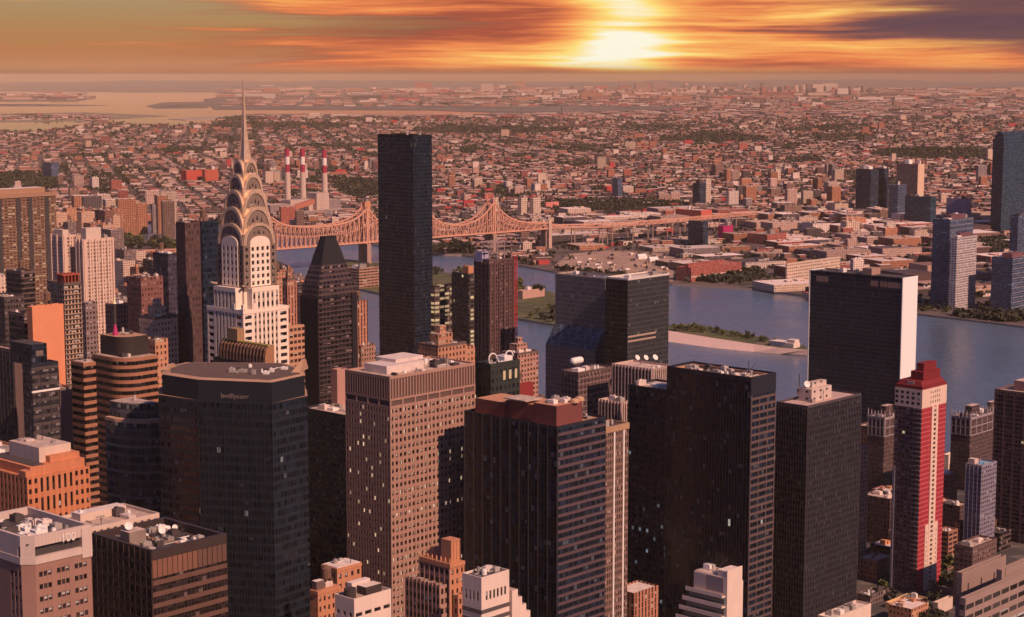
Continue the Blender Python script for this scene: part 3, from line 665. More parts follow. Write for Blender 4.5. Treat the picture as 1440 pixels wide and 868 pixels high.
for k in range(12): q.box(3.12, 3.4+k*b.d*.026, b.h, 3.2, 3.5+k*b.d*.026, zt-.3, 0, bottom=True)
q.build('penthouse', [MR, wall('orange_roof_deck', (.5, .24, .14))], b.o)
clutter(b, 5, 5, b.w*.55, b.d*.28, zt, 5, 13, size=.7); block(b, 'canopy', ROOF_L(), 2.0, b.d*.36, zt-.2, b.w*.4, b.d*.60, zt+.3)
for px, py in ((808, 566), (815, 563)):
    x, y = b.loc(px, py, zt); q = MB(); q.cyl(x, y, zt, zt+1.2, 2.2, 2.2, 16); q.cyl(x, y, zt+1.2, zt+1.6, 1.7, 1.5, 16); q.build('cooling_tower', wall('sand_metal', (.55, .33, .2), .6, .2), b.o)
clutter(b, b.w*.68, 2, b.w-2, b.d*.5, b.h-1.1, 6, 14, size=.6)

# --- narrow block with two bright stripes, finned pair with dishes, gridded block with tank
b = tower('office_tower', 'narrow brown block with two bright cream vertical stripes and a tan roof band', 'office tower', 822, 849, 884, 602, 870)
def ex(mb):
    for k in (.42, .80): mb.box(b.w*k-.5, -.35, 0, b.w*k+.5, -.003, b.h-3.2, 2)
    mb.box(-.3, -.5, b.h-3.0, b.w+.2, -.003, b.h, 1, bottom=True); fins(mb, 'L', 0, b.d, 0, 0, b.h-1, 2.5, .3, .25, 1)
simple(b, facade('brown_ribbed', (.20, .12, .095), (.03, .025, .025), 1.5, 3.6, .5, .6), ROOF_D(), wall('tan_fascia', (.40, .24, .14), .8, .2), extra=ex, n=4, seed=7)
PF = wall('pale_fin', (.52, .37, .32), .7, .2); RB = facade('recessed_brown', (.11, .07, .065), (.03, .024, .026), 1.6, 3.7, .8, .6)
b = tower('office_tower', 'pale finned tower with three white satellite dishes along its roof edge', 'office tower', 861, 917, 946, 519, 1080)
simple(b, RB, ROOF_L(), PF, extra=lambda mb: (fins(mb, 'R', 0, b.w, 0, 0, b.h, 1.9, .75, .6, 1), fins(mb, 'L', 0, b.d, 0, 0, b.h, 2.6, .75, .6, 1)), n=3, seed=71)
for px, r_ in ((896, 2.3), (908, 2.3), (921, 2.5)):
    x, y = b.loc(px, 508, b.h-1.2); sat_dish(b, x, y, b.h-1.0, r_, (.5, -.6, .5))
b = tower('office_tower', 'lower finned block stepping down in front of the tower with three dishes', 'office tower', 842, 874, 886, 566, 1030)
simple(b, RB, ROOF_L(), PF, extra=lambda mb: (fins(mb, 'R', 0, b.w, 0, 0, b.h, 1.9, .7, .6, 1), fins(mb, 'L', 0, b.d, 0, 0, b.h, 2.4, .7, .6, 1)), n=2, seed=72)
b = tower('office_tower', 'plum coloured gridded block with a long white tank lying on its roof', 'office tower', 789, 813, 862, 524, 1110)
simple(b, facade('plum_grid', (.21, .13, .13), (.03, .024, .028), 1.7, 3.6, .68, .62), ROOF_L(), TRIM_B, n=4, seed=73, extra=lambda mb: (fins(mb, 'R', 0, b.w, 0, 0, b.h-2, 3.4, .35, .3, 1), fins(mb, 'L', 0, b.d, 0, 0, b.h-1, 2.6, .3, .4, 3), bands(mb, 'R', 0, b.w, 0, 0, b.h-2, 7.2, .5, .22, 1)))
x, y = b.loc(811, 512, b.h); q = MB(); nn = 12; L = 6.0
ring = lambda k, rr: [(x+k*b.w*.26+rr*0, y+rr*math.cos(2*math.pi*i/nn), b.h+2.2+rr*math.sin(2*math.pi*i/nn)) for i in range(nn)]
rs = [ring(-.62, .2), ring(-.55, 1.8), ring(-.45, 2.3), ring(.45, 2.3), ring(.55, 1.8), ring(.62, .2)]
for r0, r1 in zip(rs, rs[1:]):
    for i in range(nn): q.quad([r0[i], r0[(i+1) % nn], r1[(i+1) % nn], r1[i]])
q.build('storage_tank', WHITE(), b.o, True); block(b, 'tank_cradle', STEEL(), x-3, y-1, b.h-1.2, x+3, y+1, b.h+.3)

# --- black twins
b = tower('office_tower', 'dark tower with rows of pale lit windows beside the huge black slab', 'office tower', 884, 962, 1000, 552, 965)
simple(b, facade('dark_dotted_glass', (.013, .020, .033), (.008, .015, .027), 2.6, 3.9, .55, .5, .05, (.75, .88, 1), .16, grough=.15, wrough=.5), ROOF_L(), TRIM_D, n=2, seed=15, extra=lambda mb: fins(mb, 'L', 0, b.d, 0, 0, b.h, 5.2, .4, .3, 1))
b = tower('office_tower', 'huge black slab with a rooftop pit of ducts and brown banded narrow side', 'office tower', 938, 1056, 1091, 531, 930)
simple(b, DS, ROOF_D(), TRIM_D, ph=2.2, n=26, size=.75, seed=16, extra=lambda mb: (bands(mb, 'R', 0, b.w, 0, 0, b.h-11, 3.9, 1.6, .3, 1), fins(mb, 'R', 0, b.w, 0, 0, b.h-11, b.w/3, .8, .35, 1), fins(mb, 'L', 0, b.d, 0, 0, b.h-9, 1.9, .18, .2, 1), mb.box(0, -.3, b.h-10, b.w, -.003, b.h, 1, bottom=True)))
q = MB(); bands(q, 'R', .2, b.w-.2, -.3, 0, b.h-11.1, 3.9, 1.4, .06); fins(q, 'R', .2, b.w-.2, -.35, 0, b.h-11, b.w/3.02, .7, .05); q.build('spandrel', wall('taupe_spandrel', (.115, .075, .07), .65, .2), b.o)
q = MB(); parapet(q, 3, 3, b.w-3, b.d-3, b.h-2.2, b.h-.6, .7); q.build('roof_curb', wall('tan_deck', (.45, .25, .15)), b.o)
q = MB(); q.bar((b.w*.6, b.d*.2, b.h-1), (b.w*.6, b.d*.2, b.h+6), .3); q.bar((b.w*.3, b.d*.15, b.h-1), (b.w*.5, b.d*.1, b.h+5), .3); q.build('antenna', STEEL(), b.o)

b = tower('office_tower', 'dark tower of close vertical ribs with a pale concrete penthouse on a sunlit roof', 'office tower', 1092, 1136, 1211, 571, 1020)
RBK = facade('dark_ribbed_glass', (.024, .028, .040), (.010, .016, .027), 1.6, 3.8, 1, .6, 0, grough=.16, wrough=.5)
simple(b, RBK, wall('rose_roof_deck', (.52, .36, .30), .9, .25), wall('plum_rib', (.078, .062, .068), .6, .2), n=3, seed=19, extra=lambda mb: (fins(mb, 'R', 0, b.w, 0, 0, b.h-1.4, 1.75, .42, .45, 1), fins(mb, 'L', 0, b.d, 0, 0, b.h-1.4, 1.75, .32, .45, 3)))
x, y = b.loc(1141, 566, b.h-1.2); zt = b.h+9.5; PC = facade('pale_penthouse', (.56, .44, .38), (.06, .05, .05), 6.5, 4.2, .3, .3, blind=0)
block(b, 'penthouse', PC, x, y, b.h-1.19, b.w*.66, b.d*.86, zt-3, ROOF_L()); block(b, 'penthouse', PC, x+5, y+3, zt-3, b.w*.64, b.d*.72, zt, ROOF_L())
clutter(b, x+6, y+4, b.w*.6, b.d*.65, zt, 6, 23, size=.6); sx, sy = b.loc(1114, 540, zt-3); sat_dish(b, x+2.5, b.d*.62, zt-3, 2.6, (.3, -.8, .35)); q = MB(); q.bar((x+1, b.d*.82, zt-3), (x+1, b.d*.82, zt+5), .35); q.build('antenna', STEEL(), b.o)

# --- red tower
b = tower('apartment_tower', 'tall crimson apartment tower with a cream window strip and stepped red roof', 'apartment tower', 1259, 1297, 1331, 549, 1116)
RD = wall('crimson_brick', (.33, .030, .045), .8, .35); RDL = wall('rose_band', (.55, .16, .15), .8, .15); RK = facade('dark_apartment_wall', (.13, .085, .09), (.022, .02, .025), 2.6, 3.05, .62, .5, .004, blind=.3)
CRM = wall('cream_render', (.68, .50, .40), .85, .15); cells = []; mb = MB(); zb = b.zat(1297, 575); zw = b.zat(1297, 742)
mb.box(0, 0, 0, b.w, b.d, zb, 2, fit=(2.6, 3.05)); mb.box(0, -.12, 0, b.w, -.003, zb, 0, bottom=True)
bands(mb, 'R', 0, b.w, -.12, 4, zb-.2, 3.05, .42, .07, 1); sw = b.w*.13; cx = b.w*.52
mb.box(cx-sw, -.75, 0, cx-sw*.34, -.123, zb, 3); mb.box(cx+sw*.34, -.75, 0, cx+sw, -.123, zb, 3)
n = int(zb/3.05)
for k in range(n+1): mb.box(cx-sw*.34+.002, -.70, k*3.05-.75, cx+sw*.34-.002, -.2, k*3.05+.55, 3, bottom=True)
for k in range(n):
    p, q_, lo, hi = cx-sw*.34, cx+sw*.34, k*3.05+.55, k*3.05+2.3
    cells.append((lo, [(p, -.22, lo), (q_, -.22, lo), (q_, -.22, hi), (p, -.22, hi)], [(.1, k*3.05+.1), (2.5, k*3.05+.1), (2.5, k*3.05+2.9), (.1, k*3.05+2.9)]))
for s in (-1, 1):
    x0, x1 = sorted((cx+s*sw, cx+s*sw*2.0)); mb.box(x0, -.6, 0, x1, -.123, zw, 3)
    for k in range(2, int(zw/3.05)-1):
        xm = (x0+x1)/2; lo = k*3.05+.7; cells.append((lo, [(xm-.35, -.63, lo), (xm+.35, -.63, lo), (xm+.35, -.63, lo+1.3), (xm-.35, -.63, lo+1.3)], [(3, lo), (4, lo), (4, lo+1), (3, lo+1)]))
bands(mb, 'L', 0, b.d*.3, 0, 4, zb-.2, 3.05, .9, .9, 4); mb.box(-.5, b.d*.92, 0, -.003, b.d, b.zat(1260, 655, 0, b.d), 5)
mb.box(-.25, -.25, zb, b.w+.2, b.d, b.h, 3)
mb.build('wall', [RD, RDL, RK, CRM, wall('balcony_slab', (.13, .10, .11), .8, .2), wall('pale_blue_grey', (.2, .19, .24), .7, .2)], b.o)
for i in range(5):
    for k in range(3):
        xm = b.w*(.35+.09*i); lo = zb+2+k*3.2; cells.append((lo, [(xm-.4, -.28, lo), (xm+.4, -.28, lo), (xm+.4, -.28, lo+1.6), (xm-.4, -.28, lo+1.6)], [(i*2.6, lo), (i*2.6+1, lo), (i*2.6+1, lo+1), (i*2.6, lo+1)]))
        ym = b.d*(.12+.2*i); cells.append((lo, [(-.28, ym+1, lo), (-.28, ym-1, lo), (-.28, ym-1, lo+1.8), (-.28, ym+1, lo+1.8)], [(i*2.6, lo), (i*2.6+1, lo), (i*2.6+1, lo+1), (i*2.6, lo+1)]))
wins(b, cells, pane('red_tower_window', (.03, .022, .025), 2.6, 3.05, 0, blind=.1))
q = MB(); q.box(-.1, -.1, b.h+.003, b.w, b.d, b.h+2.2); q.prism([(1, 1), (b.w-1, 1), (b.w-1, b.d-1), (1, b.d-1)], b.h+2.2, b.h+5.0, 0, 0, [(2.2, 2.2), (b.w-2.2, 2.2), (b.w-2.2, b.d-2.2), (2.2, b.d-2.2)])
q.box(b.w*.2, b.d*.16, b.h+5, b.w*.9, b.d*.62, b.h+10.5, 0); q.box(b.w*.3, b.d*.24, b.h+10.5, b.w*.82, b.d*.5, b.h+15.5); bands(q, 'R', b.w*.2, b.w*.9, b.d*.16, b.h+6, b.h+10.5, 2.0, .5, .3); bands(q, 'R', b.w*.3, b.w*.82, b.d*.24, b.h+11, b.h+15.5, 2.2, .5, .3); q.build('roof', wall('dark_red_roof', (.20, .020, .026), .8, .5), b.o)
block(b, 'mechanical_unit', UNIT(), 1.2, b.d*.35, b.h+2.2, 4.5, b.d*.6, b.h+4.5)

# --- right edge
b = tower('apartment_tower', 'dark brown gridded tower rising beside the water at the picture edge', 'apartment tower', 1399, 1470, 1530, 556, 1230)
simple(b, facade('brown_red_grid', (.105, .055, .055), (.022, .018, .022), 2.4, 3.1, .6, .55, .003), ROOF_L(), wall('brown_parapet', (.15, .08, .08)), n=4, seed=25, extra=lambda mb: (bands(mb, 'L', 0, b.d, 0, 0, b.h-3, 3.1, .35, .3, 1), fins(mb, 'L', 0, b.d, 0, 0, b.h-3, b.d/5, .7, .35, 1)))
block(b, 'penthouse', wall('rose_penthouse', (.30, .16, .15)), b.w*.15, b.d*.08, b.h-1.2, b.w*.8, b.d*.75, b.h+6, ROOF_L())
b = tower('apartment_tower', 'slim lilac grey apartment tower with a pale blue rooftop pool', 'apartment tower', 1358, 1381, 1402, 655, 1180)
simple(b, facade('lilac_grey_wall', (.21, .18, .23), (.04, .04, .055), 2.6, 3.0, .55, .45, .003), ROOF_L(), wall('lilac_grey_trim', (.26, .22, .27)), n=3, seed=26, extra=lambda mb: fins(mb, 'L', 0, b.d, 0, 0, b.h-1, b.d/4, .5, .4, 1))
block(b, 'pool', wall('pool_blue', (.20, .45, .62), .2, .05), b.w*.35, b.d*.1, b.h-1.2, b.w*.9, b.d*.75, b.h-.8); block(b, 'penthouse', CREAM, b.w*.1, b.d*.55, b.h-1.2, b.w*.33, b.d*.95, b.h+3)
def gothic(b, m, trim, frames=True, seed=0):
    r = random.Random(seed)
    simple(b, m, ROOF_D(), trim, n=4, seed=seed, tank=True, extra=lambda mb: (fins(mb, 'L', 0, b.d, 0, 0 if not frames else b.h-14, b.h, b.d/4, .8, .5, 1), fins(mb, 'R', 0, b.w, 0, 0 if not frames else b.h-14, b.h, b.w/4, .8, .5, 1), bands(mb, 'L', 0, b.d, 0, b.h-14, b.h-1, 6.5, .7, .45, 1), bands(mb, 'R', 0, b.w, 0, b.h-14, b.h-1, 6.5, .7, .45, 1)))
    for i in range(5):
        for x, y in ((b.w*i/4, 0), (0, b.d*(i+1)/5)):
            q = MB(); q.cyl(x, y, b.h-.5, b.h+r.uniform(2, 4), .7, .6, 6); q.cyl(x, y, b.h+2, b.h+r.uniform(4.5, 6.5), .7, .1, 6); q.build('pinnacle', trim, b.o)
    block(b, 'turret', m, b.w*.35, b.d*.35, b.h-1.2, b.w*.7, b.d*.7, b.h+7, ROOF_L())
GK = facade('gothic_brown_brick', (.10, .06, .058), (.022, .018, .02), 2.0, 3.2, .42, .5, .003); GT = wall('grey_stone_trim', (.32, .26, .27), .85, .25)
b = tower('apartment_tower', 'gothic brown tower crowned with pale pinnacles between the crimson tower and the picture edge', 'apartment tower', 1338, 1365, 1396, 588, 1400); gothic(b, GK, GT, seed=3)
b = tower('apartment_tower', 'gothic brown tower with white stone frames at its top behind the ribbed dark tower', 'apartment tower', 1221, 1244, 1272, 588, 1330); gothic(b, GK, GT, seed=5)
b = tower('apartment_tower', 'second pinnacled gothic block just behind the crowned one by the water', 'apartment tower', 1376, 1392, 1412, 580, 1500); gothic(b, GK, GT, seed=8)

# ================================================================== THE FOOT OF THE PICTURE: old masonry and small white blocks
LT = wall('white_stucco', (.70, .55, .46), .85, .2); OB2 = wall('orange_brick', (.50, .22, .12), .85, .25); PKB = wall('pink_stone', (.38, .22, .17), .85, .25)
GLZ = lambda: pane('small_dark_window', (.025, .02, .022), 2.4, 3.6, .0, blind=.2)
b = tower('white_building', 'white stepped block with a row of dark slot windows below its flat top', 'building', 650, 677, 716, 816, 640)
mb = MB(); cells = []; dp = .4; z1 = b.h
mb.box(dp, dp, 0, b.w, b.d, z1-1.0); zt = z1-4.5
punch(mb, cells, 'R', b.w*.12, b.w*.92, 0, zt-4.2, zt, b.w*.8/6, 4.2, .5, .78, dp); punch(mb, cells, 'L', b.d*.1, b.d*.9, 0, zt-4.2, zt, b.d*.8/4, 4.2, .5, .78, dp)
for z0_, z1_ in ((zt, z1), (0, zt-4.2)): mb.box(0, 0, z0_, b.w, dp, z1_, bottom=True); mb.box(0, dp, z0_, dp, b.d, z1_, bottom=True)
for x0, x1 in ((0, b.w*.12), (b.w*.92, b.w)): mb.box(x0, .003, zt-4.2, x1, dp, zt)
for y0, y1 in ((dp, b.d*.1), (b.d*.9, b.d)): mb.box(.003, y0, zt-4.2, dp, y1, zt)
for k in range(8): zz = zt-7-k*3.6; mb.box(-.15, -.15, zz-1.5, b.w, -.003, zz, 1, bottom=True); mb.box(-.15, -.003, zz-1.5, -.003, b.d, zz, 1, bottom=True)
parapet(mb, 0, 0, b.w, b.d, z1, z1+.9, .4); mb.build('wall', [LT, wall('grey_window_band', (.10, .08, .08), .4, .2)], b.o); wins(b, cells, GLZ())
roof(b, .4, .4, b.w-.4, b.d-.4, z1+.1, ROOF_D()); clutter(b, 1, 1, b.w-1, b.d-1, z1+.1, 7, 61, size=.7)
for k in range(4): block(b, 'setback_terrace', LT, b.w-.01 if k else b.w+.003, -1.5+k*.8, 0, b.w+3.2*(k+1), b.d-2, z1-7-3.6*k, ROOF_L()) if k == 0 else block(b, 'setback_terrace', LT, b.w+3.2*k+.01, -1.5+k*.8, 0, b.w+3.2*(k+1), b.d-2-k, z1-7-3.6*k, ROOF_L())

b = tower('brick_building', 'gothic pink stone tower with an orange turret and small pinnacles along its cornice', 'brick building', 590, 633, 653, 794, 680)
mb = MB(); cells = []; mb.box(dp, dp, 0, b.w, b.d, b.h-.4, 1)
punch(mb, cells, 'L', dp+.01, b.d, 0, 20, b.h-1.5, b.d/6, 4.0, .62, .55, dp, 0, 0); punch(mb, cells, 'R', 0, b.w, 0, 20, b.h-1.5, b.w/3, 4.0, .4, .5, dp, 1, 1)
fins(mb, 'L', 0, b.d, 0, 20, b.h, b.d/6, .5, .4, 0); mb.box(-.5, -.5, b.h-1.49, b.w, b.d, b.h, 1, bottom=True)
mb.build('wall', [PKB, OB2], b.o); wins(b, cells, GLZ())
q = MB(); q.box(-4, 1.5, 0, -.42, b.d+4, b.zat(620, 822), 0); q.box(b.w*.1, -3.5, 0, b.w+4, -.52, b.zat(640, 836), 1); fins(q, 'L', 1.5, b.d+4, -4, 20, b.zat(620, 820), 2.2, .5, .4, 0); q.build('lower_storeys', [facade('pink_stone_windows', (.36, .21, .165), (.03, .025, .025), 2.2, 4.0, .6, .55), facade('orange_brick_windows', (.48, .21, .115), (.03, .025, .025), 2.6, 4.0, .4, .5)], b.o)
zt = b.zat(638, 762); q = MB(); q.box(b.w*.15, .8, b.h+.01, b.w*.78, b.d*.36, zt); bands(q, 'R', b.w*.15, b.w*.78, .8, b.h+1, zt, 9, .5, .25); fins(q, 'R', b.w*.15, b.w*.78, .8, b.h, zt-.6, 1.9, .3, .2); q.build('turret', OB2, b.o)
q = MB(); q.prism([(1.5, b.d*.5), (b.w*.7, b.d*.5), (b.w*.7, b.d*.92), (1.5, b.d*.92)], b.h+.01, b.h+4.5, 0, 0, [(2.5, b.d*.65), (b.w*.6, b.d*.65), (b.w*.6, b.d*.78), (2.5, b.d*.78)]); q.build('hipped_roof', wall('clay_roof', (.42, .19, .11), .85, .3), b.o)
for i in range(8):
    q = MB(); y = b.d*i/7; q.cyl(-.2, y, b.h+.003, b.h+1.6, .4, .35, 6); q.cyl(-.2, y, b.h+1.6, b.h+2.6, .4, .05, 6); q.build('pinnacle', OB2, b.o)

b = tower('brick_building', 'orange brick block with a flat cream roof and paired windows beside the tan tower', 'brick building', 452, 474, 508, 800, 720)
mb = MB(); cells = []; mb.box(dp, dp, 0, b.w, b.d, b.h-.4); punch(mb, cells, 'R', 0, b.w, 0, 20, b.h-1.5, b.w/4, 4.2, .42, .5, dp); punch(mb, cells, 'L', dp+.01, b.d, 0, 20, b.h-1.5, b.d/3, 4.2, .4, .5, dp)
mb.box(-.25, -.25, b.h-1.49, b.w+.2, b.d, b.h, 0, bottom=True); mb.build('wall', OB2, b.o); wins(b, cells, GLZ()); roof(b, .3, .3, b.w-.3, b.d-.3, b.h+.31, ROOF_W()); clutter(b, 1, 1, b.w-1, b.d-1, b.h+.31, 3, 64, size=.6)
b = tower('brick_building', 'lower orange brick block with a pale shed roof just beneath the cream roofed one', 'brick building', 436, 447, 478, 832, 690)
mb = MB(); cells = []; mb.box(dp, dp, 0, b.w, b.d, b.h-.4); punch(mb, cells, 'R', 0, b.w, 0, 20, b.h-1.5, b.w/5, 4.0, .42, .5, dp); punch(mb, cells, 'L', dp+.01, b.d, 0, 20, b.h-1.5, b.d/3, 4.0, .4, .5, dp)
mb.box(-.25, -.25, b.h-1.49, b.w+.2, b.d, b.h, 0, bottom=True); mb.build('wall', OB2, b.o); wins(b, cells, GLZ()); block(b, 'roof_shed', wall('grey_brick', (.14, .09, .08)), .6, b.d*.3, b.h+.003, b.w*.4, b.d*.9, b.h+3.5, ROOF_W()); clutter(b, b.w*.45, 1, b.w-1, b.d-1, b.h, 3, 65, True, .6)
b = tower('white_building', 'small white rooftop block with dark tanks and ribbon windows at the picture foot', 'building', 471, 498, 550, 846, 640)
mb = MB(); cells = []; mb.box(dp, dp, 0, b.w, b.d, b.h-.4)
for z1_, z0_ in ((b.h, b.h-4.5), (b.h-6.6, b.h-10.5), (b.h-12.4, 0)): mb.box(0, 0, z0_, b.w, dp, z1_, bottom=True); mb.box(0, dp, z0_, dp, b.d, z1_, bottom=True)
for zz in (b.h-4.5, b.h-10.5):
    h = 2.1 if zz > b.h-5 else 1.9
    punch(mb, cells, 'R', 0, b.w, 0, zz-h, zz, b.w/4, h, .7, .7, dp); punch(mb, cells, 'L', dp+.01, b.d, 0, zz-h, zz, b.d/3, h, .5, .7, dp)
parapet(mb, 0, 0, b.w, b.d, b.h, b.h+.8, .4); mb.build('wall', LT, b.o); wins(b, cells, GLZ()); roof(b, .4, .4, b.w-.4, b.d-.4, b.h, ROOF_L())
q = MB(); q.cyl(2.8, b.d*.5, b.h, b.h+3.4, 2.3, 2.3, 14); q.build('water_tank', wall('tarred_tank', (.05, .035, .035)), b.o); block(b, 'penthouse', wall('tarred_tank', (.05, .035, .035)), b.w*.42, b.d*.2, b.h, b.w*.85, b.d*.65, b.h+3.2, LT); block(b, 'penthouse', LT, b.w*.3, b.d*.7, b.h, b.w*.8, b.d*.97, b.h+4.2, ROOF_W()); clutter(b, 1, b.d*.05, b.w*.9, b.d*.2, b.h, 3, 66, size=.5)
b = tower('white_building', 'cream terraced building with balconies and a tall blank side wall below the black slabs', 'building', 976, 1023, 1044, 803, 660)
mb = MB(); mb.box(0, .5, 0, b.w, b.d, b.h-3); mb.box(0, 0, 0, b.w, .497, b.h, 0); mb.box(.2, b.d*.04, b.h-2.99, b.w-1, b.d*.3, b.h-.4, 0)
GPN = wall('grey_panel', (.26, .22, .23), .6, .2); mb.box(-.15, b.d*.1, b.h-9, -.003, b.d*.62, b.h-3.2, 2, bottom=True); mb.box(-.15, b.d*.66, b.h-8.5, -.003, b.d*.96, b.h-3.2, 3, bottom=True)
mb.build('wall', [LT, LT, GPN, wall('pale_grey_panel', (.45, .38, .36))], b.o); roof(b, .3, .6, b.w-.3, b.d-.3, b.h-2.7, ROOF_L()); clutter(b, 1, b.d*.35, b.w-1, b.d-1, b.h-2.7, 5, 67, size=.6)
for k in range(4):
    zz = b.h-10-k*4.0; q = MB(); q.box(-2.2, b.d*.05, zz-.5, -.003, b.d*1.15+k*1.5, zz); q.box(-2.2, b.d*.05, zz, -2.05, b.d*1.15+k*1.5, zz+1.1); q.build('balcony', LT, b.o)
    q = MB(); q.box(-.9, b.d*.05, zz-3.2, -.02, b.d*1.1+k*1.2, zz-.55, bottom=True); q.build('window_band', wall('teal_glass', (.10, .12, .12), .15, .2), b.o)
q = MB(); q.box(b.w+.003, 1.5, 0, b.w+2.8, b.d*.8, b.h-6.5); q.box(b.w+2.8, 3, 0, b.w+4, b.d*.7, b.h-12); q.build('side_wing', LT, b.o)
q = MB(); q.bar((b.w*.2, b.d*.5, b.h-2.6), (b.w*.5, b.d*.2, b.h+3.5), .25); q.build('antenna', STEEL(), b.o)
CG = wall('taupe_concrete', (.30, .21, .18), .85, .2)
b = tower('concrete_building', 'taupe concrete block with a cluttered dark roof at the lower picture corner', 'building', 1345, 1353, 1415, 806, 900); simple(b, facade('taupe_wall', (.28, .195, .17), (.03, .025, .025), 14, 12, .1, .3, blind=0), ROOF_D(), CG, n=10, seed=68)
b = tower('concrete_building', 'taller taupe block with a recessed panel and sunken pale roof in the lower picture corner', 'building', 1402, 1409, 1480, 802, 880); simple(b, CG, ROOF_L(), CG, n=6, seed=69, ph=2, extra=lambda mb: (mb.box(b.w*.06, -.3, 0, b.w, -.003, b.h-5.5, 1), mb.box(b.w*.06, -.3, b.h-4, b.w, -.003, b.h, 1, bottom=True)))
b = tower('concrete_building', 'low taupe building with ribbon windows and white rooftop pipes in the lower picture corner', 'building', 1352, 1358, 1475, 842, 840); simple(b, facade('taupe_ribbon', (.30, .21, .18), (.035, .03, .03), 9.0, 5.5, .86, .45), ROOF_D(), CG, n=16, seed=70, size=.7)
for i, (nm, lab, xl, xc, xr, yt, D_, fc, rf) in enumerate([
    ('low_building', 'low block with a bright white roof at the foot of the ribbed dark tower', 1150, 1172, 1225, 870, 1000, LT, ROOF_W()),
    ('low_building', 'low yellow walled building beneath the crimson tower', 1245, 1273, 1304, 853, 1075, wall('yellow_wall', (.62, .40, .19)), ROOF_L()),
    ('low_building', 'little cream cube with a roof deck beside street trees under the crimson tower', 1312, 1319, 1340, 848, 1070, CREAM, ROOF_L()),
    ('low_building', 'cluttered low roof with a striped tank between the ribbed and the crimson towers', 1205, 1224, 1250, 838, 1090, facade('drab_wall', (.16, .11, .10), (.03, .03, .03), 3, 3.4, .5, .5), ROOF_D()),
    ('brick_building', 'thin pale brick tower dotted with dark windows behind the ribbed tower', 1204, 1211, 1222, 630, 1160, facade('pale_brick_dots', (.46, .27, .19), (.03, .025, .03), 3.0, 3.2, .4, .5), ROOF_L()),
    ('brick_building', 'dark brick block with a sunlit flat roof left of the crimson tower', 1212, 1252, 1275, 702, 1230, facade('dark_plum_brick', (.10, .055, .055), (.02, .018, .02), 2.6, 3.2, .45, .5, .004), ROOF_L()),
    ('brick_building', 'ruddy brick block with a white roof corner right of the crimson tower', 1318, 1334, 1347, 668, 1300, facade('ruddy_brick', (.30, .12, .09), (.03, .025, .025), 2.6, 3.2, .45, .5), ROOF_W()),
    ('brick_building', 'brown block under a broad cream roof right of the crimson tower', 1322, 1350, 1364, 712, 1220, facade('dark_plum_brick', (.1, .055, .055), (.02, .018, .02)), ROOF_L()),
    ('brick_building', 'orange banded apartment block low between the crimson and lilac towers', 1318, 1334, 1347, 748, 1170, facade('orange_banded', (.34, .15, .10), (.03, .02, .02), 6, 3.2, .8, .5), ROOF_L()),
    ('brick_building', 'narrow terracotta slab rising beside the lilac apartment tower', 1343, 1350, 1359, 735, 1190, facade('terracotta_slab', (.36, .15, .10), (.03, .02, .02), 3, 3.2, .3, .4), ROOF_L()),
    ('brick_building', 'pale low block showing between the red roof and the pinnacled tower by the water', 1326, 1334, 1344, 640, 1480, LT, ROOF_W()),
    ('brick_building', 'shadowy flat block filling the gap behind the white framed gothic tower', 1204, 1222, 1240, 600, 1440, facade('dark_plum_brick', (.1, .055, .055), (.02, .018, .02)), ROOF_L()),
    ('brick_building', 'dull brown block with roof huts low in front of the lilac tower', 1342, 1368, 1402, 770, 1080, facade('dull_brown', (.15, .09, .08), (.03, .025, .025), 3, 3.2, .45, .5), ROOF_L())]):
    b = tower(nm, lab, 'building', xl, xc, xr, yt, D_); simple(b, fc, rf, None, n=5, seed=200+i)

# ================================================================== MIDDLE DISTANCE
# --- art-deco tower with the stepped metal crown
Dc = 930.0; mpp = Dc/F; cx_, base = at(342, 434, Dc), None
b = tower('art_deco_skyscraper', 'cream art deco skyscraper with nested metal arches and a needle spire', 'skyscraper', 286, 342, 399, 437, Dc)
s = (b.w+b.d)/2; b.w = b.d = s
STN = wall('cream_brick', (.80, .65, .52), .85, .15); STG = wall('grey_brick_band', (.40, .30, .24), .85, .2)
STL = wall('crown_metal', (.78, .54, .36), .36, .4, metal=.5, sc=.5, streak=.3); STD = wall('shaft_dark_brick', (.20, .14, .11), .85, .2)
DW = pane('deco_window', (.022, .018, .02), 3.0, 3.7, .0, blind=.12)
mb = MB(); cells = []; dp = .4
mb.box(dp, dp, 0, s-dp, s-dp, b.h-.5, 0); mb.box(s-dp, dp, 0, s, s, b.h-.51, 0); mb.box(dp, s-dp, 0, s-dp, s, b.h-.51, 0)
for sd_ in 'RL':
    o0 = 0 if sd_ == 'R' else dp+.01
    punch(mb, cells, sd_, o0, s*.22, 0, 10, b.h-2, s*.22-o0, 3.75, .66, .5, dp, 0, 0)
    punch(mb, cells, sd_, s*.22+.003, s*.78-.003, 0, 10, b.h-2, s*.56/6, 3.75, .45, .55, dp, 0, 1)
    punch(mb, cells, sd_, s*.78, s-.003, 0, 10, b.h-2, s*.22, 3.75, .66, .5, dp, 0, 0)
mb.box(-.2, -.2, b.h-1.99, s, s, b.h, 0, bottom=True)
zm = b.zat(372, 404, s*.5, 0)
lo_, hi_ = s*.20, s*.80
